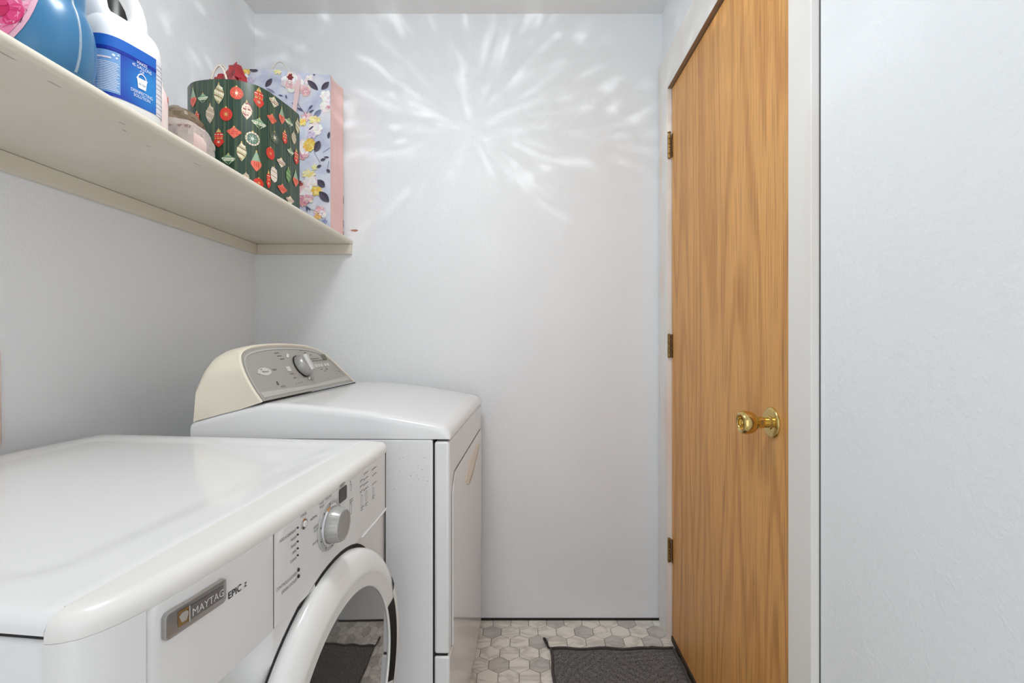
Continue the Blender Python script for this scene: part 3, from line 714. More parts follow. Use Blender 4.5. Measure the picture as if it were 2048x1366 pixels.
# ---- console
OUT = [(.006, .003), (-.001, .038), (.000, .072), (.004, .096), (.014, .120), (.030, .136), (.055, .147), (.107, .1555), (.185, .160), (.28, .1595), (.372, .154), (.420, .146), (.460, .133), (.492, .115), (.517, .096), (.557, .046), (.595, .004)]
def smooth_out(pts, n=3):
    for _ in range(n):
        q = [pts[0]]
        for a, b in zip(pts, pts[1:]): q += [(a[0]*.75+b[0]*.25, a[1]*.75+b[1]*.25), (a[0]*.25+b[0]*.75, a[1]*.25+b[1]*.75)]
        pts = q+[pts[-1]]
    return pts
OUT = smooth_out(OUT, 2)
S30, C30 = math.sin(PI/6), math.cos(PI/6)
V0, Z0 = -.465, .968
def con(off=0.):
    return lambda a, b: (V0-b*S30+off*C30, a+.004, Z0+b*C30+off*S30)
def grow(pts, d):
    c = (.29, .02); out = []
    for i, p in enumerate(pts):
        a = pts[max(0, i-1)]; b = pts[min(len(pts)-1, i+1)]; tu, ts = b[0]-a[0], b[1]-a[1]; l_ = math.hypot(tu, ts)
        out.append((p[0]-ts/l_*d, p[1]+tu/l_*d))
    return out
O0 = OUT; O1 = grow(OUT, .009)
fc = con(0.)
housing = []
lip0 = [con(-.001)(*p) for p in OUT]; lip1 = [con(.0030)(*p) for p in grow(OUT, .0035)]; lip2 = [con(.0005)(*p) for p in O1]
def back_ring(frac, vtop, kz, vbot):
    r_ = []
    for p in O1:
        h = max(0., p[1])/.169
        v = vbot+(vtop-vbot)*h; zb = top_z(min(v, -.47))
        q = con(0)(*p); u = q[1]; z = zb+(Z0+.169*C30-zb)*h*kz
        u2 = max(.0015, min(u, DW-.002)); r_.append((v, u2, z if h > .02 else zb-.004))
    return r_
housing = [lip0, lip1, lip2, back_ring(.3, -.565, .995, -.515), back_ring(.6, -.590, .965, -.560), back_ring(.8, -.606, .91, -.590), back_ring(.9, -.617, .80, -.612), back_ring(1., -.628, .60, -.628), back_ring(1., -.634, .0, -.634)]
hs = obj('console_housing', MB().grid(housing), YELLOWED, dryer, smooth=50)
m_ = MB(); ctr = (.29, .06)
rings = [[fc(ctr[0]+(p[0]-ctr[0])*k, ctr[1]+(p[1]-ctr[1])*k) for p in OUT] for k in (1., .93)]
fp = obj('console_panel', MB().add([fc(*p) for p in OUT], [tuple(range(len(OUT)))]), GREYP, dryer, smooth=0, fix=False)
rim = grow(OUT, -.007); rim2 = grow(OUT, -.0115)
o = obj('panel_border', MB().grid([[con(.0008)(*p) for p in rim], [con(.0011)(*p) for p in rim2]]).add([con(.0008)(*p) for p in ((.02, .012), (.58, .012), (.56, .030), (.30, .021), (.016, .028))], [(0, 1, 2, 3, 4)]), simple('pale grey plastic border', (188, 185, 179), .35, var=.01), fp, smooth=0, fix=False)
obj('panel_foot_line', MB().tube([con(.001)(a, -.0015) for a in (.0, .1, .2, .3, .4, .5, .6)], .0014, 6), DARK, dryer, fix=False)
cf = con(.0008); cp = MB(); LG = lin((210, 208, 203)); DG = lin((96, 93, 90))
cp.poly(ell(.0840, .083, .030, .0115, 28), cf, LG); cp.poly(ell(.0530, .081, .004, .0022, 10), cf, LG)
text(cp, 'Whirlpool', .0860, .0800, .0085, con(.0012), DG, 'C', .85); cp.poly(ell(.073, .0895, .005, .0012, 10, .2), con(.0012), DG)
text(cp, 'CABRIO', .122, .083, .0085, cf, DG, 'L', .75)
cp.poly(ell(.112, .045, .0042, .0058, 14), cf, DINK); cp.poly(ell(.1115, .0445, .0022, .0028, 10), con(.0012), lin((150, 146, 141)))
text(cp, 'AccuDry', .118, .031, .0085, cf, DG, 'L', .8)
for k in range(5):                                            # cycle names round the knob and option legends as fine ticks
    for (u, s, l_) in ((.178+.006*k, .136-.010*k, .024),):
        if k < 3: cp.poly([(u, s), (u+l_, s), (u+l_, s+.0022), (u, s+.0022)], cf, DG)
for k, (u, s, l_) in enumerate(((.330, .142, .012), (.345, .133, .016), (.350, .124, .014), (.376, .124, .012), (.365, .109, .060), (.365, .101, .085), (.20, .066, .018), (.205, .052, .012), (.26, .050, .026), (.325, .070, .014), (.395, .068, .012), (.413, .060, .010), (.43, .067, .016), (.285, .040, .014), (.515, .052, .012))):
    cp.poly([(u, s), (u+l_, s), (u+l_, s+.0022), (u, s+.0022)], cf, DG)
for k in range(4):
    cp.poly(ell(.200+.013*k, .034+.0006*k, .0016, .0018, 8), cf, DG); cp.poly(ell(.270+.014*k, .038+.0006*k, .0016, .0018, 8), cf, DG)
for k in range(3):
    for q in range(3): cp.poly(ell(.492+.012*q, .066-.010*k, .0013, .0015, 8), cf, DG)
stuff('console_print', cp, vcol('console print', .45), fp, smooth=0, fix=False)
AXC = (C30, 0, S30)
kq = con(.0005)(.283, .087)
dk = obj('timer_knob', MB().lathe([(.0345, .003), (.034, .012), (.031, .021), (.0275, .0245), (0, .0255)], 40, kq, AXC), SILVER, dryer)
obj('knob_base_ring', MB().lathe([(.0375, 0), (.0375, .003), (.0345, .003)], 40, kq, AXC), BLACK, dk)  # black ring round the foot of the timer knob
B = Vector((0, 1, 0)); Cz = Vector(AXC).cross(B).normalized()
hub = Vector(kq)+Vector(AXC)*.0245
gq = [hub+B*a+Cz*b+Vector(AXC)*c for a, b, c in ((-.009, -.028, 0), (.009, -.028, 0), (.009, .028, 0), (-.009, .028, 0), (-.005, -.026, .009), (.005, -.026, .009), (.005, .026, .009), (-.005, .026, .009))]
obj('knob_grip', MB().add(gq, [(0, 3, 2, 1), (4, 5, 6, 7), (0, 1, 5, 4), (1, 2, 6, 5), (2, 3, 7, 6), (3, 0, 4, 7)]), simple('light silver', (205, 203, 199), .25, metal=.3), dk, bevel=.0015)
for (u, s) in ((.236, .123), (.243, .129), (.289, .044)): obj('knob_light', MB().lathe([(0, .002), (.004, .0018), (.005, 0)], 12, con(.0005)(u, s), AXC), PLASTIC, fp)
def key(u, s, w_, h_, mat, name='key'):
    q = [con(.0003)(u+a, s+b) for a, b in rrect(-w_, w_, -h_, h_, min(w_, h_)*.35, 3)]; t = [con(.0028)(u+a, s+b) for a, b in rrect(-w_*.9, w_*.9, -h_*.9, h_*.9, min(w_, h_)*.3, 3)]
    return obj(name, MB().grid([q, t], closed_u=True).add(t, [tuple(range(len(t)))]), mat, fp, smooth=30)
KEYM = simple('pale key', (204, 202, 198), .4)
for u in (.374, .394, .414, .442, .462): key(u, .083, .0068, .0062, KEYM)
key(.2045, .083, .0085, .0085, simple('pale round key', (212, 210, 206), .4), 'start_key')
key(.466, .1125, .016, .011, simple('olive lcd', (98, 96, 78), .3), 'display')

# duct behind the dryer
dt = MB(); pts = []; rad = []
for k in range(60):
    t = k/59; pts.append((-.86-.165*t, 1.30-.07*math.sin(t*PI*.5), .60+.225*math.sin(t*PI*.62))); rad.append(.045+(.004 if k % 2 else 0))
pts.append((XL+.0005, pts[-1][1], pts[-1][2])); rad.append(.045)
dt.tube(pts, rad, 18)
tag(obj('vent_duct', dt, simple('beige duct', (196, 186, 164), .6, var=.08)), 'beige flexible vent duct behind the dryer', 'duct')

# ================================================================== CEILING LAMP (just above the frame)
lamp = thing('ceiling_lamp', 'round white ceiling lamp with three bulb sockets', 'lamp', (LAMP.x, LAMP.y, ZC))
obj('base_plate', MB().lathe([(0, 0), (.15, 0), (.15, -.012), (.14, -.022), (0, -.024)], 40), TRIM, lamp)
for dx_, dy_ in ((-.09, -.05), (.09, -.05), (0, .10)):
    obj('socket', MB().lathe([(.022, -.024), (.022, -.055), (.019, -.065), (0, -.065)], 20, (dx_, dy_, 0)), TRIM, lamp)

FLORAL = [('f', 0.19, 0.569, 0.042, 0.0376, 'W'), ('f', 0.183, 0.588, 0.0122, 0.0133, 'R'), ('f', 0.177, 0.558, 0.0177, 0.0177, 'P'), ('f', 0.21, 0.549, 0.0133, 0.0133, 'Y'), ('f', 0.239, 0.538, 0.0221, 0.0243, 'P'), ('f', 0.254, 0.578, 0.0199, 0.0177, 'W'), ('l', 0.101, 0.566, 0.021, 0.0111, 0.9, 'D'), ('l', 0.108, 0.536, 0.0199, 0.0062, -0.5, 'G'), ('l', 0.267, 0.557, 0.0277, 0.0122, -0.75, 'D'), ('l', 0.314, 0.555, 0.021, 0.0111, 0.8, 'D'), ('l', 0.272, 0.597, 0.0062, 0.0031, -1.2, 'D'), ('f', 0.319, 0.516, 0.0221, 0.0221, 'W'), ('f', 0.316, 0.476, 0.021, 0.0243, 'W'), ('f', 0.328, 0.474, 0.0084, 0.0077, 'P2'), ('f', 0.135, 0.607, 0.0144, 0.01, 'PY'), ('l', 0.199, 0.485, 0.0122, 0.0044, -0.4, 'B'), ('l', 0.203, 0.494, 0.01, 0.0035, 1.2, 'B'), ('l', 0.219, 0.466, 0.0133, 0.0044, -0.5, 'B'), ('l', 0.259, 0.474, 0.0111, 0.004, 0.8, 'B'), ('l', 0.261, 0.458, 0.0122, 0.004, 0.5, 'B'), ('s', 0.208, 0.49, 0.239, 0.448, 'B'), ('s', 0.254, 0.47, 0.242, 0.445, 'B'), ('l', 0.146, 0.518, 0.0088, 0.0033, -0.2, 'B'), ('l', 0.167, 0.513, 0.008, 0.0031, -1.3, 'B'), ('l', 0.285, 0.45, 0.021, 0.0111, 0.8, 'S'), ('f', 0.245, 0.437, 0.0243, 0.0133, 'P'), ('f', 0.274, 0.425, 0.0221, 0.0133, 'PY'), ('f', 0.228, 0.417, 0.0155, 0.0144, 'Y'), ('f', 0.276, 0.39, 0.0265, 0.0243, 'W'), ('l', 0.261, 0.395, 0.0133, 0.004, 0.7, 'B'), ('f', 0.263, 0.368, 0.0177, 0.0133, 'L'), ('f', 0.236, 0.33, 0.0221, 0.0243, 'W'), ('f', 0.256, 0.336, 0.021, 0.0199, 'Y'), ('l', 0.285, 0.33, 0.0188, 0.0133, 1.2, 'D'), ('l', 0.328, 0.368, 0.0133, 0.0066, 1.4, 'D'), ('f', 0.016, 0.61, 0.0172, 0.0132, 'Y'), ('l', 0.044, 0.613, 0.0172, 0.0077, -0.1, 'D'), ('f', 0.008, 0.587, 0.0182, 0.0162, 'W'), ('f', 0.03, 0.575, 0.0162, 0.0101, 'L'), ('f', -0.007, 0.605, 0.0122, 0.0122, 'P'), ('f', 0.23, 0.299, 0.0221, 0.0249, 'P2'), ('f', 0.235, 0.318, 0.0249, 0.0221, 'W'), ('f', 0.253, 0.327, 0.0207, 0.0207, 'Y'), ('l', 0.285, 0.325, 0.0221, 0.0133, 1.1, 'D'), ('s', 0.271, 0.307, 0.296, 0.263, 'B'), ('l', 0.306, 0.276, 0.0105, 0.0055, 0.3, 'D'), ('l', 0.319, 0.285, 0.0099, 0.0039, 0, 'D'), ('l', 0.326, 0.233, 0.0094, 0.0066, -0.6, 'D'), ('s', 0.329, 0.271, 0.322, 0.235, 'B'), ('s', 0.304, 0.302, 0.332, 0.321, 'S'), ('f', 0.274, 0.248, 0.0116, 0.0105, 'PY'), ('l', 0.291, 0.251, 0.0099, 0.0055, 0.4, 'D'), ('f', 0.252, 0.22, 0.0263, 0.0138, 'PY'), ('f', 0.259, 0.191, 0.0276, 0.0221, 'W'), ('l', 0.299, 0.186, 0.0193, 0.0138, -0.8, 'D'), ('f', 0.227, 0.161, 0.0221, 0.0193, 'P'), ('f', 0.246, 0.153, 0.0249, 0.0221, 'W'), ('f', 0.282, 0.157, 0.0199, 0.0207, 'Y'), ('l', 0.31, 0.136, 0.0276, 0.016, -0.8, 'D'), ('f', 0.23, 0.119, 0.0249, 0.0193, 'P2'), ('f', 0.252, 0.128, 0.0193, 0.0166, 'P'), ('f', 0.22, 0.186, 0.0124, 0.0097, 'R'), ('f', 0.293, 0.078, 0.0235, 0.0235, 'P'), ('f', 0.307, 0.07, 0.0138, 0.0166, 'W'), ('f', 0.286, 0.061, 0.0138, 0.0124, 'O'), ('l', 0.252, 0.092, 0.0124, 0.0033, -0.8, 'B'), ('l', 0.245, 0.089, 0.0111, 0.0033, -1.4, 'B'), ('s', 0.243, 0.097, 0.285, 0.079, 'B'), ('f', 0.31, 0.042, 0.0111, 0.0083, 'S2')]
ORN = [('bulb', 0.352, 1.788, 0.014, 0.027), ('gtop', 0.317, 1.781, 0.016, 0.014), ('stripe', 0.27, 1.789, 0.014, 0.032), ('star', 0.225, 1.797, 0.016, 0.02), ('beige', 0.295, 1.736, 0.013, 0.03), ('ball', 0.251, 1.737, 0.016, 0.021), ('swirl', 0.201, 1.753, 0.013, 0.029), ('multi', 0.171, 1.798, 0.015, 0.028), ('wtop', 0.121, 1.811, 0.019, 0.016), ('bulb', 0.089, 1.787, 0.013, 0.026), ('rtop', 0.129, 1.758, 0.018, 0.015), ('gtop', 0.17, 1.727, 0.02, 0.016), ('gtop', 0.057, 1.781, 0.019, 0.014), ('rtop', 0.231, 1.688, 0.018, 0.017), ('flake', 0.187, 1.681, 0.018, 0.022), ('dark', 0.119, 1.71, 0.018, 0.019), ('multi', 0.076, 1.729, 0.012, 0.021), ('stripe', 0.013, 1.789, 0.013, 0.027), ('beige', 0.033, 1.744, 0.013, 0.023), ('multi', 0.27, 1.67, 0.015, 0.025), ('multi', 0.337, 1.732, 0.011, 0.016), ('stripe', 0.213, 1.637, 0.012, 0.03), ('gtop', 0.245, 1.614, 0.017, 0.016), ('bulb', 0.178, 1.62, 0.014, 0.029), ('oval', 0.135, 1.658, 0.015, 0.02), ('wtop', 0.092, 1.647, 0.019, 0.015), ('caps', 0.122, 1.6, 0.013, 0.026), ('multi', 0.142, 1.58, 0.008, 0.026), ('green', 0.06, 1.62, 0.011, 0.027), ('bulb', 0.024, 1.624, 0.015, 0.026), ('rtop', 0.087, 1.571, 0.021, 0.015), ('ball', 0.172, 1.562, 0.014, 0.015), ('gtop', 0.05, 1.695, 0.016, 0.013), ('multi', 0.02, 1.692, 0.014, 0.024), ('wtop', 0.052, 1.548, 0.02, 0.013), ('beige', 0.203, 1.57, 0.008, 0.014)]

# ================================================================== THINGS ON THE SHELF
SH = SZ+.0005
# ---- floral gift bag against the end wall
FB = thing('floral_gift_bag', 'tall lilac gift bag with painted flowers and pink side', 'gift bag', (-1.06, 1.763, SH))
FBW, FBD = .333, .100
ftop = lambda a: .597+.021*(1-sstep(.08, .333, a))
def watercolour():
    m, n, l, b = newmat('lilac watercolour paper'); b.inputs['Roughness'].default_value = .45
    tc = n.new('ShaderNodeTexCoord'); z = n.new('ShaderNodeTexNoise'); z.inputs['Scale'].default_value = 13; z.inputs['Detail'].default_value = 4; z.inputs['Distortion'].default_value = .8
    l.new(tc.outputs['Object'], z.inputs['Vector']); r = n.new('ShaderNodeValToRGB'); e_ = r.color_ramp.elements
    e_[0].position = .32; e_[0].color = (*lin((188, 194, 218)), 1); e_[1].position = .68; e_[1].color = (*lin((230, 230, 237)), 1)
    q = e_.new(.5); q.color = (*lin((210, 215, 231)), 1); l.new(z.outputs['Fac'], r.inputs[0]); l.new(r.outputs[0], b.inputs['Base Color']); return m
NA = 14; NB = 16
rows = [[(FBW*i/NA, .0015*math.sin(i*.9+j*.5)*(j/NB), ftop(FBW*i/NA)*j/NB) for i in range(NA+1)] for j in range(NB+1)]
fbf = obj('front_panel', MB().grid(rows), watercolour(), FB, smooth=60, fix=False)
PINK = patchy('blush pink paper', (246, 208, 203), (230, 186, 183), 9, .3, .75, .45)
fold = .5
rows = []
for j in range(9):
    h = .597*j/8
    rows.append([(FBW, 0, h), (FBW-.002, FBD*.25, h), (FBW-.001, FBD*.5, h), (FBW+.010*0+.004, FBD*.75, h), (FBW+.010, FBD, h)])
obj('side_gusset', MB().grid(rows), PINK, FB, smooth=60, fix=False)
obj('back_panel', MB().grid([[(0, FBD, 0), (FBW+.010, FBD, 0)], [(0, FBD, .61), (FBW+.010, FBD, .597)]]).grid([[(0, 0, 0), (0, FBD, 0)], [(0, 0, .615), (0, FBD, .61)]]).grid([[(0, 0, .001), (FBW, 0, .001)], [(0, FBD, .001), (FBW+.01, FBD, .001)]]), PINK, FB, smooth=0, fix=False)
edge = MB()
for z0_, z1_ in ((.045, .075), (.14, .17), (.002, .03)): edge.box(FBW+.0085, FBW+.0112, FBD, FBD+.001, z0_, z1_)
stuff('back_print_edge', edge, simple('dark floral print', (70, 62, 84), .5), FB, smooth=0)
PAL = {'W': ((244, 236, 234), (236, 220, 224), (250, 246, 242)), 'P': ((236, 196, 196), (228, 176, 186), (244, 222, 216)), 'P2': ((226, 160, 170), (236, 190, 190), (212, 136, 158)), 'R': ((150, 52, 52), (186, 92, 74), (126, 36, 50)),
       'Y': ((244, 206, 96), (236, 188, 76), (248, 224, 140)), 'PY': ((244, 230, 158), (238, 220, 140), (248, 238, 190)), 'L': ((214, 196, 224), (200, 178, 206), (228, 214, 232)), 'O': ((240, 192, 104), (234, 168, 96), (246, 214, 150)), 'S2': ((150, 160, 200), (170, 180, 212), (140, 150, 190)),
       'D': (72, 66, 82), 'G': (142, 140, 166), 'B': (76, 80, 112), 'S': (122, 130, 160)}
fp_ = MB(); rnd = random.Random(11); lay = [0]
def fmap(): lay[0] += 1; q = -.0017-.0000025*lay[0]; return lambda a, b: (min(max(a, .0), FBW-.0005), q, min(b, ftop(a)-.001))
for el in FLORAL:
    if el[0] == 'f':
        _, a, b, ra, rb, c = el; cols = PAL[c]; n_ = 9 if ra > .02 else 6
        for lev, k_ in ((1., .62), (.62, .5), (.3, .36)):
            for q in range(n_ if lev > .4 else 4):
                t = 2*PI*q/n_+rnd.uniform(-.3, .3); r_ = lev*.6
                cc = cols[rnd.randrange(3)]; cc = tuple(min(255, max(0, x+rnd.randint(-8, 8))) for x in cc)
                pts = [(x*(1+rnd.uniform(-.012, .012)), y) for x, y in ell(a+ra*r_*math.cos(t), b+rb*r_*math.sin(t), ra*k_*.72, rb*k_*.62, 12, t)]
                fp_.poly(pts, fmap(), lin(cc))
    elif el[0] == 'l':
        _, a, b, la, lb, t, c = el; base = PAL[c]; f_ = fmap(); n_ = 9
        up = [(x, math.sin(PI*x)**.8) for x in [k/n_ for k in range(n_+1)]]
        for sgn, dl in ((1, 0), (-1, 16)):
            pts = [((x*2-1)*la, sgn*y*lb*.9) for x, y in up]
            fp_.poly([(a+x*math.cos(t)-y*math.sin(t), b+x*math.sin(t)+y*math.cos(t)) for x, y in pts], f_, lin(tuple(v+dl for v in base)))
    else:
        _, a, b, a2, b2, c = el; dx_, dy_ = a2-a, b2-b; l_ = math.hypot(dx_, dy_); nx, ny = -dy_/l_*.0007, dx_/l_*.0007
        fp_.poly([(a+nx, b+ny), (a2+nx, b2+ny), (a2-nx, b2-ny), (a-nx, b-ny)], fmap(), lin(PAL[c]))
stuff('flower_print', fp_, vcol('gift bag print', .45), fbf, smooth=0, fix=False)
for dy_, c_ in ((-.001, 0), (.096, .006)):
    hd = MB().tube([(.100+.083*k/16+c_, dy_+.002, .585+.062*math.sin(PI*k/16)**.75) for k in range(17)], .0024, 8)
    obj('cord_handle', hd, simple('white cord', (228, 224, 214), .7, bscale=400, bstr=.4), FB)
obj('ribbon', MB().grid([[(.205, -.003, .575), (.222, -.0032, .578)], [(.201, -.006, .54), (.219, -.0062, .54)], [(.196, -.005, .50), (.213, -.0045, .50)], [(.190, -.006, .46), (.207, -.006, .458)], [(.187, -.004, .42), (.203, -.004, .418)]]), simple('pale pink ribbon', (238, 206, 206), .35, spec=.6), FB, smooth=60, fix=False)

# ---- dark green ornament gift bag
GO = (-.702, 1.467, SH)
GB = thing('ornament_gift_bag', 'dark green gift bag printed with hanging christmas ornaments', 'gift bag', GO)
GC = [(-.702, 1.467), (-.706, 1.419), (-.715, 1.3675), (-.7216, 1.332), (-.736, 1.298), (-.758, 1.281), (-.783, 1.2686), (-.82, 1.2638), (-.8625, 1.2686), (-.89, 1.274), (-.913, 1.284), (-.942, 1.3084), (-.953, 1.335), (-.950, 1.365)]
GS = [0]
for a, b in zip(GC, GC[1:]): GS.append(GS[-1]+math.hypot(b[0]-a[0], b[1]-a[1]))
GX = list(zip(GS, [p[0] for p in GC])); GY = list(zip(GS, [p[1] for p in GC]))
GH = .3005
def gpt(s, z, off=0.):
    e_ = .014
    x = (interp(GX, s-e_*.7)+interp(GX, s)*2+interp(GX, s+e_*.7))/4; y = (interp(GY, s-e_*.7)+interp(GY, s)*2+interp(GY, s+e_*.7))/4
    x1, y1 = interp(GX, s-e_), interp(GY, s-e_); x2, y2 = interp(GX, s+e_), interp(GY, s+e_)
    tx, ty = x2-x1, y2-y1; l_ = math.hypot(tx, ty) or 1
    nx, ny = ty/l_, -tx/l_                      # curve runs away from the wall side to the left: outward = (ty, -tx)
    if nx*(.75)+ny*(-1.2) < 0 and s < .40: nx, ny = -nx, -ny
    return (x+nx*off-GO[0], y+ny*off-GO[1], z)
def green_paper():
    m, n, l, b = newmat('dark green striped paper'); b.inputs['Roughness'].default_value = .3; b.inputs['Specular IOR Level'].default_value = .5
    tc = n.new('ShaderNodeTexCoord'); mp = n.new('ShaderNodeMapping'); mp.inputs['Scale'].default_value = (1, 1, .01); l.new(tc.outputs['Object'], mp.inputs[0])
    z = n.new('ShaderNodeTexNoise'); z.inputs['Scale'].default_value = 140; z.inputs['Detail'].default_value = 2; l.new(mp.outputs[0], z.inputs['Vector'])
    r = n.new('ShaderNodeValToRGB'); e_ = r.color_ramp.elements; e_[0].position = .38; e_[0].color = (*lin((32, 58, 48)), 1); e_[1].position = .72; e_[1].color = (*lin((84, 98, 72)), 1)
    q = e_.new(.55); q.color = (*lin((46, 70, 55)), 1); l.new(z.outputs['Fac'], r.inputs[0]); l.new(r.outputs[0], b.inputs['Base Color']); return m
SL = GS[-1]; NS = 60
rows = [[gpt(SL*i/NS, z) for i in range(NS+1)] for z in (0, .02, .1, .2, .28, GH)]
bk = [(-.950-GO[0], 1.365-GO[1]), (-.90-GO[0], 1.40-GO[1]), (-.82-GO[0], 1.436-GO[1]), (-.75-GO[0], 1.462-GO[1]), (-.702-GO[0], 1.467-GO[1])]
GREEN = green_paper()
gf = obj('front_panel', MB().grid(rows), GREEN, GB, smooth=60, fix=False)
obj('back_panel', MB().grid([[(x, y, z) for x, y in bk] for z in (0, .1, GH-.004)]), GREEN, GB, smooth=60, fix=False)
obj('bag_base', MB().add([gpt(SL*i/NS, .0008) for i in range(0, NS+1, 3)]+[(x, y, .0008) for x, y in bk[1:-1]], [tuple(range(len(range(0, NS+1, 3))+3))]), GREEN, GB, smooth=0, fix=False)
RED, CORAL, PALE, MINT, GOLDC, PNK, BEI, DGR, LGR = [lin(c) for c in ((206, 52, 40), (226, 112, 90), (232, 222, 200), (150, 176, 150), (206, 178, 104), (214, 150, 142), (186, 168, 146), (60, 78, 66), (96, 140, 82))]
op = MB(); lay = [0]
def om(s0, b0):
    lay[0] += 1; off = .0009+.000003*lay[0]
    return lambda a, b: gpt(min(max(s0-a, .0005), SL), min(max(b0+b, .002), GH-.001), off)     # a runs to the right in the picture
def spindle(hw, hh, n=12): return [(hw*math.sin(PI*k/n)**1.1, hh*math.cos(PI*k/n)) for k in range(n+1)]+[(-hw*math.sin(PI*k/n)**1.1, hh*math.cos(PI*k/n)) for k in range(n-1, 0, -1)]
def cap(M_, hw, hh, y): op.strip_poly([(-hw*.16, y), (hw*.16, y), (hw*.1, y+hh*.2), (-hw*.1, y+hh*.2)], M_, GOLDC)
def bandclip(half, y0, y1):
    """strip of a symmetric outline half(y) between heights"""
    n = 16; ys_ = [y0+(y1-y0)*k/n for k in range(n+1)]
    return [(half(y), y) for y in ys_]+[(-half(y), y) for y in ys_[::-1]]
def starp(r0, r1, n=8):
    return [((r0 if k % 2 == 0 else r1)*math.cos(PI*k/n+PI/2), (r0 if k % 2 == 0 else r1)*math.sin(PI*k/n+PI/2)) for k in range(2*n)]
for kind, s0, zz, hw, hh in ORN:
    z_ = zz-SZ; M_ = om(s0, z_)
    op.strip_poly([(-.0003, hh), (.0003, hh), (.0003, GH-z_), (-.0003, GH-z_)], om(s0, z_), lin((124, 130, 78)))
    sh_ = hh*.86
    sy = lambda y: y-hh*.06
    if kind in ('stripe', 'beige', 'swirl', 'green', 'caps'):
        base, st, st2 = {'stripe': (lin((196, 192, 150)), PALE, lin((126, 60, 60))), 'beige': (BEI, lin((214, 198, 178)), BEI), 'swirl': (PALE, lin((168, 92, 92)), PNK), 'green': (LGR, lin((150, 180, 120)), LGR), 'caps': (PALE, lin((226, 214, 210)), lin((170, 110, 116)))}[kind]
        half = lambda y: hw*max(0., 1-(abs(y)/sh_)**1.7)
        if kind == 'caps': half = lambda y: hw*max(0., 1-(abs(y)/sh_)**4)
        op.strip_poly([(x, y) for x, y in bandclip(half, -sh_, sh_)], M_, base)
        nb = 6
        for k in range(nb):
            y0 = -sh_*.92+2*sh_*k/nb*.95; M2 = om(s0, z_); tl = .9*hw if kind != 'caps' else .3*hw
            c_ = st if k % 2 else st2
            th = sh_*(.20 if k % 2 else .09)
            pts = []
            for q in range(6):
                x = -1+2*q/5; yy = y0-x*tl*.5+ (0 if kind != 'swirl' else .25*hw*math.sin(x*3)); lim = half(max(-sh_, min(sh_, yy))); pts.append((x*lim, yy))
            up = [(x, min(sh_*.97, y+th)) for x, y in pts]
            op.strip_poly(pts+up[::-1], M2, c_)
        cap(om(s0, z_), hw, hh, sh_*.9)
    elif kind in ('ball', 'star', 'flake', 'dark', 'oval'):
        base, st = {'ball': (RED, GOLDC), 'star': (lin((214, 84, 66)), PALE), 'flake': (PALE, lin((92, 120, 104))), 'dark': (lin((78, 88, 74)), PALE), 'oval': (RED, GOLDC)}[kind]
        op.strip_poly(ell(0, -hh*.1, hw, hh*.86, 22), M_, base)
        if kind == 'flake':
            op.strip_poly(ell(0, -hh*.1, hw*.8, hh*.68, 20), om(s0, z_), st)
            for q in range(14):
                t = 2*PI*q/14; op.strip_poly(ell(hw*.9*math.cos(t), -hh*.1+hh*.77*math.sin(t), hw*.07, hh*.07, 6), om(s0, z_), lin((150, 70, 66)))
            st = lin((206, 214, 200))
        r0 = {'ball': .55, 'star': .68, 'flake': .7, 'dark': .7, 'oval': .4}[kind]
        op.strip_poly([(x*hw*r0, y*hh*r0*.86-hh*.1) for x, y in starp(1, .22)], om(s0, z_), st)
        cap(om(s0, z_), hw, hh, hh*.72)
    elif kind in ('gtop', 'wtop', 'rtop'):
        b1, b2, b3 = {'gtop': (MINT, PALE, LGR), 'wtop': (PALE, lin((150, 84, 76)), lin((206, 202, 186))), 'rtop': (CORAL, lin((206, 60, 50)), lin((220, 100, 80)))}[kind]
        half = lambda y: hw*interp([(-hh, .02), (-hh*.75, .28), (-hh*.25, .78), (0, 1.), (hh*.22, .96), (hh*.35, .62), (hh*.6, .3), (hh*.8, .14)], y)
        op.strip_poly(bandclip(half, -hh, hh*.8), M_, b1)
        op.strip_poly(bandclip(half, 0, hh*.14), om(s0, z_), b2); op.strip_poly(bandclip(half, -hh*.32, -hh*.16), om(s0, z_), b2); op.strip_poly(bandclip(half, hh*.28, hh*.42), om(s0, z_), b3)
        if kind == 'gtop': op.strip_poly(bandclip(lambda y: half(y)*.55, -hh*.95, -hh*.34), om(s0, z_), DGR)
        for q in (-.4, 0, .4): op.strip_poly(ell(q*hw, -hh*.45, hw*.07, hh*.16, 6), om(s0, z_), b3 if kind != 'wtop' else MINT)
        cap(om(s0, z_), hw, hh, hh*.78)
    elif kind == 'bulb':
        half = lambda y: hw*interp([(-hh, .05), (-hh*.8, .42), (-hh*.45, .92), (-hh*.2, 1.), (-hh*.02, .8), (hh*.2, .62), (hh*.5, .40), (hh*.72, .2), (hh*.85, .14)], y)
        op.strip_poly(bandclip(half, -hh, -hh*.02), M_, CORAL); op.strip_poly(bandclip(half, -hh*.02, hh*.85), om(s0, z_), MINT)
        for q in (-.35, 0, .35): op.strip_poly(ell(q*hw, -hh*.35, hw*.1, hh*.3, 8), om(s0, z_), lin((206, 70, 58)))
        cap(om(s0, z_), hw, hh, hh*.8)
    else:
        half = lambda y: hw*interp([(-hh, .05), (-hh*.8, .5), (-hh*.4, 1.), (-hh*.1, .75), (0, .7), (hh*.25, .85), (hh*.5, .7), (hh*.62, .4), (hh*.85, .3)], y)
        op.strip_poly(bandclip(half, -hh, hh*.85), M_, RED)
        for y0, y1, c_ in ((-.1, .02, GOLDC), (.1, .2, CORAL), (.34, .42, PALE), (.6, .85, GOLDC)): op.strip_poly(bandclip(half, hh*y0, hh*y1), om(s0, z_), c_)
        op.strip_poly([(x*hw*.5, y*hh*.25-hh*.45) for x, y in starp(1, .2)], om(s0, z_), PALE)
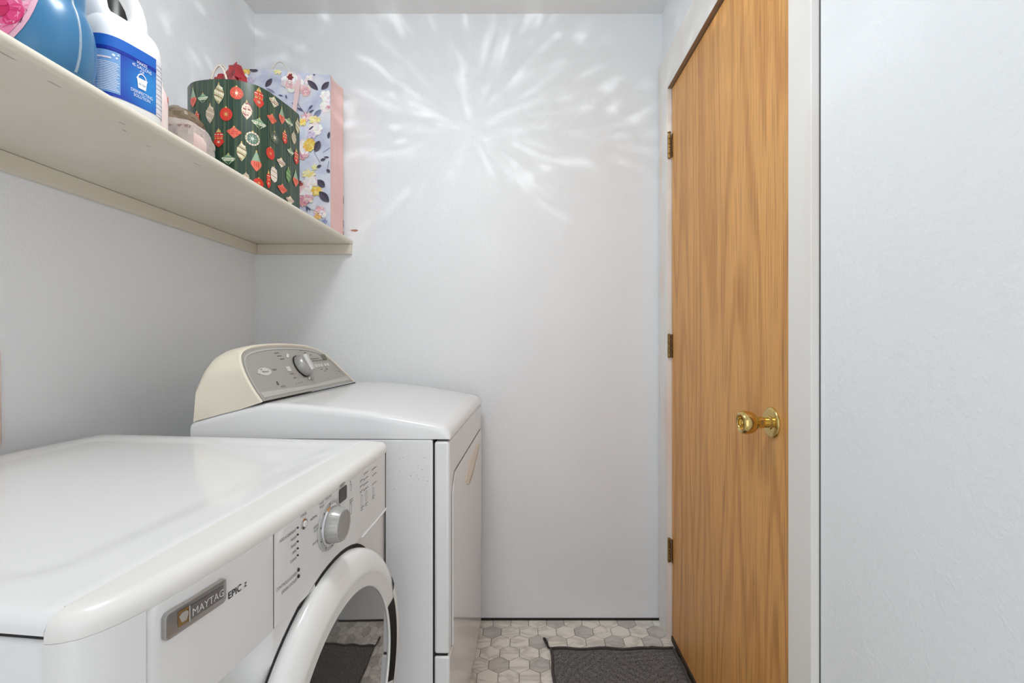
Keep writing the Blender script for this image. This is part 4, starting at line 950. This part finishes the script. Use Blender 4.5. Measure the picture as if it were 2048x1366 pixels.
        cap(om(s0, z_), hw, hh, hh*.82)
stuff('ornament_print', op, vcol('gift bag print', .45), gf, smooth=0, fix=False)
wc = simple('white paper cord', (216, 202, 190), .6, bscale=300, bstr=.4)
def arc3(p0, p1, h, n=18): return [(p0[0]+(p1[0]-p0[0])*k/n, p0[1]+(p1[1]-p0[1])*k/n, p0[2]+h*math.sin(PI*k/n)**.7) for k in range(n+1)]
a0 = gpt(.300, GH-.03, -.003); a1 = gpt(.246, GH-.03, -.003)
obj('cord_handle', MB().tube(arc3(a0, a1, .068), .0026, 8), wc, GB)
a0 = (-.930-GO[0], 1.365-GO[1], GH-.03); a1 = (-.852-GO[0], 1.395-GO[1], GH-.03)
obj('cord_handle', MB().tube(arc3(a0, a1, .135), .0026, 8), wc, GB)
# crumpled red tissue sticking out of the bag
def crumple(name, fx, mat, parent, seed, nu=18, nv=14, amp=.008):
    rnd = random.Random(seed); rows_ = []
    for i in range(nu+1):
        rows_.append([])
        for j in range(nv+1):
            p = fx(i/nu, j/nv); e_ = 1 if 0 < i < nu else .5
            rows_[-1].append((p[0]+rnd.uniform(-amp, amp)*e_, p[1]+rnd.uniform(-amp, amp)*e_, p[2]+rnd.uniform(-amp, amp)*e_))
    return obj(name, MB().grid(rows_), mat, parent, smooth=25, fix=False)
REDT = simple('red cellophane tissue', (150, 26, 34), .22, spec=.7, var=.3, vscale=30)
def tissue(a, b):
    x = -.905+.128*a; y = 1.335+.008*math.sin(a*5)+.05*(b-.5)
    peak = interp([(0, .325), (.2, .345), (.45, .362), (.6, .388), (.75, .378), (.9, .335), (1, .30)], a)
    return (x-GO[0], y-GO[1], .24+(peak-.24)*math.sin(PI*b)**.55)
ts = crumple('tissue_paper', tissue, REDT, None, 3, amp=.006); ts.location = GO
tag(ts, 'crumpled shiny red tissue paper poking out of the green ornament gift bag', 'tissue paper')

# ---- brown plastic bag, knotted, behind the clear bag
BRN = film('brown plastic film', (128, 108, 84), .93, .25)
def brown(a, b):
    t = 2*PI*a; ph = PI*b
    rx, ry, rz = .062, .055, .092
    return (rx*math.sin(ph)*math.cos(t)*(1+.25*math.sin(3*t+ph*2)), ry*math.sin(ph)*math.sin(t)*(1+.2*math.sin(4*t)), rz*(1-math.cos(ph)*.98))
rows = []; rnd = random.Random(9); NA_, NB_ = 40, 22
for j in range(NB_+1):
    r_ = []
    for i in range(NA_):
        p = brown(i/NA_, j/NB_); k_ = 1+.16*math.sin(i*1.9+math.sin(j*.8)*3)*math.sin(PI*j/NB_)+rnd.uniform(-.03, .03)
        r_.append((p[0]*k_, p[1]*k_, p[2]))
    rows.append(r_)
bb = obj('brown_plastic_bag', MB().grid(rows, closed_u=True), BRN, smooth=30, fix=False); bb.location = (-.872, 1.180, SH)
tag(bb, 'crumpled brown plastic bag on the shelf behind the clear bag', 'plastic bag')

# ---- clear bag with a pink roll and a small printed card box inside
cb = thing('clear_plastic_bag', 'clear plastic bag at the shelf edge, tucked beside the green gift bag', 'plastic bag', (-.749, 1.036, SH))
rows = []
for j in range(15):
    b = j/14; r_ = []
    for i in range(36):
        t = 2*PI*i/36; k_ = 1-.30*b**2.2; sq = (abs(math.cos(t))**5+abs(math.sin(t))**5)**(-.2)
        wr = 1+.05*math.sin(i*2.3+j*.7)*math.sin(PI*b)
        r_.append((.047*k_*sq*math.cos(t)*wr, .046*k_*sq*math.sin(t)*wr, .070*b-(.006*(math.cos(t)) if b > .9 else 0)))
    rows.append(r_)
m_ = MB().grid(rows, closed_u=True); m_.add(rows[-1], [tuple(range(36))])
obj('film', m_, film('clear film', (236, 226, 222), .34, .1), cb, smooth=40, fix=False)
pr = MB(); rows = []
for j in range(13):
    b = j/12; rr_ = .029*(1-abs(2*b-1)**5*.35)
    rows.append([(rr_*math.cos(2*PI*i/24)*(1+.06*math.sin(i*1.7+j)), +.055*(b-.5), .031+rr_*.95*math.sin(2*PI*i/24)) for i in range(24)])
pr.grid(rows, closed_u=True); pr.add(rows[0], [tuple(range(24))]); pr.add(rows[-1], [tuple(range(24))])
roll = tag(obj('pink_cloth_roll', pr, patchy('soft pink cloth', (240, 214, 206), (226, 176, 166), 22, .35, .7, .8), smooth=50), 'pale pink rolled cloth inside the clear bag', 'cloth'); roll.location = (-.748, 1.046, SH)
bx = thing('small_card_box', 'small grey-brown printed box inside the clear bag', 'box', (-.748, 1.004, SH))
obj('carton', MB().box(-.034, .034, -.007, .009, .0005, .054), simple('grey brown card', (150, 128, 118), .5, var=.18, vscale=40), bx, bevel=.0015)
obj('red_corner', MB().box(-.033, -.018, -.0078, -.0072, .025, .054), simple('crimson print', (196, 62, 84), .5), bx, smooth=0)

# ---- slim white bottle peeking out behind the jug
SBX = (-.755, .968, SH)
sbm = MB().lathe([(0, 0), (.0145, 0), (.016, .003), (.016, .082), (.0155, .093), (.012, .106), (.008, .114), (.007, .117), (.007, .127), (0, .127)], 28)
sl = thing('slim_bottle', 'slim white and pink bottle almost hidden behind the white jug', 'bottle', SBX)
obj('bottle_body', sbm, patchy('white pink plastic', (236, 226, 224), (232, 186, 184), 24, .45, .7, .3), sl)
lb = MB()
def cyl(off): return lambda a, b: ((.016+off)*math.cos(a), (.016+off)*math.sin(a), b)
for (t0, t1, z0_, z1_, c_) in ((.2, .9, .086, .098, (214, 112, 66)), (.75, 1.15, .03, .086, (40, 34, 34))):
    lb.grid([[cyl(.0005-.0008*sstep(.085, .1, z))(t0+(t1-t0)*k/8, z) for k in range(9)] for z in (z0_, (z0_+z1_)/2, z1_)], col=lin(c_))
obj('label_band', lb, vcol('bottle label', .4), sl, fix=False)
# ---- black bottle behind the jug, seen through its handle
bkb = thing('black_bottle', 'tall black bottle seen through the handle of the white jug', 'bottle', (-.905, 1.03, SH))
obj('bottle_body', MB().lathe([(0, 0), (.030, 0), (.033, .004), (.033, .345), (.028, .360), (.014, .372), (.012, .385), (0, .385)], 28), BLACK, bkb)
obj('cap', MB().lathe([(0, .3855), (.016, .3855), (.016, .410), (.014, .413), (0, .413)], 20), BLACK, bkb)

# ---- white jug with blue label. local x = label face outwards, y = along the face away from the camera
ja = math.radians(15)
jug = thing('white_jug', 'white plastic jug with handle and bright blue label', 'jug', (-.768, .880, SH), -ja)
JX, JY = .060, .058
def jsec(z, sx_, sy_, dx_=0, dy_=0, n=44, p=3.6):
    out = []
    for k in range(n):
        t = 2*PI*k/n; c, s = math.cos(t), math.sin(t); r_ = (abs(c)**p+abs(s)**p)**(-1/p); out.append((dx_+JX*sx_*r_*c, dy_+JY*sy_*r_*s, z))
    return out
prof = [(0, .90, .90), (.003, .96, .96), (.009, 1., 1.), (.06, 1.005, 1.005), (.132, 1.005, 1.005), (.145, .99, .99), (.156, .95, .965), (.166, .86, .925), (.175, .74, .88), (.183, .60, .83), (.189, .44, .76)]
rows = [jsec(z, a, b) for z, a, b in prof]
WJ = simple('white jug plastic', (236, 236, 236), .34, var=.008)
m_ = MB().grid(rows, closed_u=True); m_.add(rows[0], [tuple(range(44))[::-1]]); m_.add(rows[-1], [tuple(range(44))])
jb = obj('jug_body', m_, WJ, jug, smooth=50)
# upper half: a neck column at the near end and a handle looping back to the far shoulder
def usec(z, cy_, sx_, sy_): return [(JX*sx_*math.cos(2*PI*k/28), cy_+JY*sy_*math.sin(2*PI*k/28), z) for k in range(28)]
rows = [usec(.150, -.030, .88, .42), usec(.172, -.036, .72, .34), usec(.190, -.040, .58, .29), usec(.220, -.041, .46, .28), usec(.250, -.039, .38, .30), usec(.300, -.033, .35, .36)]
m_ = MB().grid(rows, closed_u=True); m_.add(rows[-1], [tuple(range(28))]); obj('neck', m_, WJ, jug, smooth=60)
obj('handle', MB().tube([(0, .026, .172), (0, .035, .185), (0, .040, .200), (0, .039, .217), (0, .033, .234), (0, .022, .249), (0, .006, .261), (0, -.014, .267), (0, -.03, .268)], [.021, .0185, .0160, .0150, .0150, .0155, .016, .017, .018], 18), WJ, jug, smooth=70)
obj('cap', MB().lathe([(0, .300), (.025, .300), (.025, .330), (.023, .334), (0, .334)], 28, (0, -.033, 0)), simple('blue cap', (40, 84, 176), .4), jug)
def jface(t, z, off):
    c, s = math.cos(t), math.sin(t); p = 3.6; r_ = (abs(c)**p+abs(s)**p)**(-1/p); return ((JX+off)*r_*c, (JY+off)*r_*s, z)
def ytheta(y):
    y = max(-.9995, min(.9995, y/JY)); lo, hi = -PI/2, PI/2
    for _ in range(30):
        md = (lo+hi)/2; p = jface(md, 0, 0)[1]/JY
        if p < y: lo = md
        else: hi = md
    return lo
def jm(off): return lambda a, b: jface(ytheta(a), b, off)
def bluelabel():
    m, n, l, b = newmat('blue label gradient'); b.inputs['Roughness'].default_value = .28
    tc = n.new('ShaderNodeTexCoord'); mp = n.new('ShaderNodeMapping'); mp.inputs['Location'].default_value = (-.9, -.30, -1.02); mp.inputs['Scale'].default_value = (15, 17, 16.)
    l.new(tc.outputs['Object'], mp.inputs[0]); g = n.new('ShaderNodeTexGradient'); g.gradient_type = 'SPHERICAL'; l.new(mp.outputs[0], g.inputs[0])
    r = n.new('ShaderNodeValToRGB'); e_ = r.color_ramp.elements; e_[0].position = .0; e_[0].color = (*lin((28, 58, 168)), 1); e_[1].position = .75; e_[1].color = (*lin((40, 132, 206)), 1)
    l.new(g.outputs['Fac'], r.inputs[0]); l.new(r.outputs[0], b.inputs['Base Color']); return m
ts_ = [-2.2+(0.50+2.2)*k/60 for k in range(61)]
obj('label', MB().grid([[jface(t, z, .0006) for t in ts_] for z in (.022, .04, .07, .10, .128)]), bluelabel(), jb, smooth=60, fix=False)
jp = MB(); DB = lin((26, 50, 156)); MBl = lin((34, 100, 192)); WH = lin((238, 240, 246))
jp.grid([[jface(t, z, .0009) for t in ts_] for z in (.109, .118, .1285)], col=MBl)
jp.grid([[jface(t, z, .0011) for t in ts_] for z in (.103, .1085)], col=DB)
# back-of-label strip with fine print lines (wraps the far corner)
t2 = [.50+(1.75-.50)*k/32 for k in range(33)]
jp.grid([[jface(t, z, .0008) for t in t2] for z in (.022, .06, .1275)], col=lin((222, 220, 228)))
for k in range(11):
    z = .026+.0092*k+(.0015 if k % 2 else 0); jp.grid([[jface(t, zz, .0010) for t in t2] for zz in (z, z+.0008)], col=lin((96, 92, 110)))
# directions panel
jp.grid([[jm(.0010)(-.0575+.0265*k/10, z) for k in range(11)] for z in (.028, .06, .1015)], col=lin((120, 164, 214)))
for k in range(17):
    z = .032+.0030*k; jp.grid([[jm(.0013)(-.0568+(.0245-.005*((k*7) % 5)/5)*q/6, zz) for q in range(7)] for zz in (z, z+.0012)], col=lin((226, 232, 244)))
jp.grid([[jm(.0013)(-.055+.012*q/3, zz) for q in range(4)] for zz in (.087, .090)], col=lin((240, 220, 232)))
for q, (a, b, r_) in enumerate(((-.040, .095, .0022), (-.036, .091, .0016), (-.034, .097, .0012), (-.044, .089, .0014))): jp.poly(ell(a, b, r_, r_, 10), jm(.0014), lin((230, 238, 248)))
jw = jm(.0016); cx_j = .0035
for s, z in (('MAKES', .1000), ('45 GALLONS', .0925), ('OF', .0850), ('DISINFECTING', .0455), ('SOLUTION', .0380)): text(jp, s, cx_j, z, .0082, jw, WH, 'C', .72)
jp.poly([(cx_j-.0088, 0.0745), (cx_j+.0088, 0.0745), (cx_j+.0066, 0.0565), (cx_j-.0066, 0.0565)], jw, WH)
jp.poly([(cx_j-.0098, 0.0755), (cx_j+.0098, 0.0755), (cx_j+.0094, 0.0730), (cx_j-.0094, 0.0730)], jw, WH)
oa = ell(cx_j, 0.0745, .0082, .0105, 14, 0, 0, PI); ia_ = ell(cx_j, 0.0745, .0064, .0086, 14, 0, 0, PI)
jp.add([jw(*p) for p in oa]+[jw(*p) for p in ia_], [(k, k+1, 15+k, 14+k) for k in range(13)], WH)
text(jp, '45 Gal', cx_j, .0630, .0052, jm(.0019), lin((120, 130, 150)), 'C', .85)
stuff('label_print', jp, vcol('jug print', .3), jb, smooth=0, fix=False)

# ---- blue softener bottle with a rose label. local x = narrow end towards the room
bl = thing('blue_bottle', 'large blue plastic bottle with pink rose label', 'bottle', (-.781, .733, SH), -.06)
BX, BY = .092, .068
def bsec(z, sx_, sy_, n=48, dx_=0.): return [(dx_+BX*sx_*(abs(math.cos(2*PI*k/n))**.9)*(1 if math.cos(2*PI*k/n) >= 0 else -1), BY*sy_*(abs(math.sin(2*PI*k/n))**.9)*(1 if math.sin(2*PI*k/n) >= 0 else -1), z) for k in range(n)]
bprof = [(0, .82, .80), (.003, .88, .87), (.012, .93, .94), (.030, .98, .99), (.050, 1.0, 1.0), (.070, .995, .99), (.086, .97, .965), (.098, .935, .93), (.107, .895, .885), (.113, .862, .85), (.118, .85, .835), (.126, .852, .835), (.145, .85, .83), (.170, .80, .78), (.195, .68, .66), (.215, .50, .52), (.232, .36, .46), (.25, .30, .44)]
BLUE = simple('blue bottle plastic', (58, 118, 162), .3, var=.02, vscale=8, spec=.5)
rows = [bsec(*p) for p in bprof]
m_ = MB().grid(rows, closed_u=True); m_.add(rows[-1], [tuple(range(48))]); m_.add(rows[0], [tuple(range(48))[::-1]])
bo = obj('bottle_body', m_, BLUE, bl, smooth=60)
obj('cap', MB().lathe([(0, .250), (.030, .250), (.030, .29), (.027, .294), (0, .294)], 28), simple('pink cap', (226, 120, 150), .4), bl)
def bsurf(t, z, off=0.):
    sx_ = interp([(p[0], p[1]) for p in bprof], z); sy_ = interp([(p[0], p[2]) for p in bprof], z); c, s = math.cos(t), math.sin(t)
    return ((BX*sx_+off)*(abs(c)**.9)*(1 if c >= 0 else -1), (BY*sy_+off)*(abs(s)**.9)*(1 if s >= 0 else -1), z)
obj('mould_seam', MB().tube([bsurf(.0, .008+.215*k/40, -.0007) for k in range(41)], .0022, 8), simple('worn seam', (150, 168, 186), .4), bo)
def bxy(x, z, off):
    sx_ = interp([(p[0], p[1]) for p in bprof], z); q = max(-.999, min(.999, x/(BX*sx_))); t = -math.acos((abs(q)**(1/.9))*(1 if q >= 0 else -1)); return bsurf(t, z, off)
rl = MB(); LC, LZ, LA, LB = -.008, .088, .079, .094
def lab(off): return lambda a, b: bxy(LC+a, LZ+b, off)
NR = 10
rings = [[(LA*k/NR*math.cos(2*PI*q/36), LB*k/NR*math.sin(2*PI*q/36)) for q in range(36)] for k in range(1, NR+1)]
rl.grid([[lab(.0008)(*p) for p in r_] for r_ in rings], closed_u=True, col=lin((226, 176, 196)))
rl.poly(rings[0], lab(.0008), lin((226, 176, 196)))
rnd = random.Random(21)
def inside(a, b): return (a/LA)**2+(b/LB)**2 < .93
for lev, n_, rad, cols in ((.034, 11, .017, ((226, 130, 170), (232, 160, 186), (216, 110, 156))), (.022, 9, .014, ((216, 66, 124), (224, 96, 146), (204, 48, 110))), (.010, 7, .010, ((196, 30, 92), (210, 50, 108), (184, 20, 84))), (.003, 4, .006, ((170, 16, 76), (190, 30, 90), (206, 60, 110)))):
    for q in range(n_):
        t = 2*PI*q/n_+rnd.uniform(-.2, .2); a0_, b0_ = .040+lev*math.cos(t), -.022+lev*math.sin(t)
        off = .0010+rnd.random()*.0004+(.034-lev)*.02
        pts = [(x, y) for x, y in ell(a0_, b0_, rad, rad*.6, 12, t+PI/2)]
        pts = [p if inside(*p) else (p[0]*.93/max(.93, math.sqrt((p[0]/LA)**2+(p[1]/LB)**2)), p[1]*.93/max(.93, math.sqrt((p[0]/LA)**2+(p[1]/LB)**2))) for p in pts]
        rl.poly(pts, lab(off), lin(cols[q % 3]))
for q in range(9):
    t = rnd.uniform(0, 6); a0_, b0_ = rnd.uniform(-.03, .05), rnd.uniform(.0, .05)
    if inside(a0_*1.3, b0_*1.3): rl.poly(ell(a0_, b0_, .018, .009, 12, t), lab(.0010+.0001*q), lin(((236, 196, 210), (230, 182, 200), (240, 210, 220))[q % 3]))
rl.poly(rrect(.0375, .0445, -.0605, -.0535, .0008, 2), lab(.0026), lin((238, 236, 232))); rl.poly(ell(.041, -.057, .002, .0022, 8), lab(.0029), lin((90, 80, 84)))
stuff('rose_label', rl, vcol('rose label', .35), bo, smooth=60, fix=False)
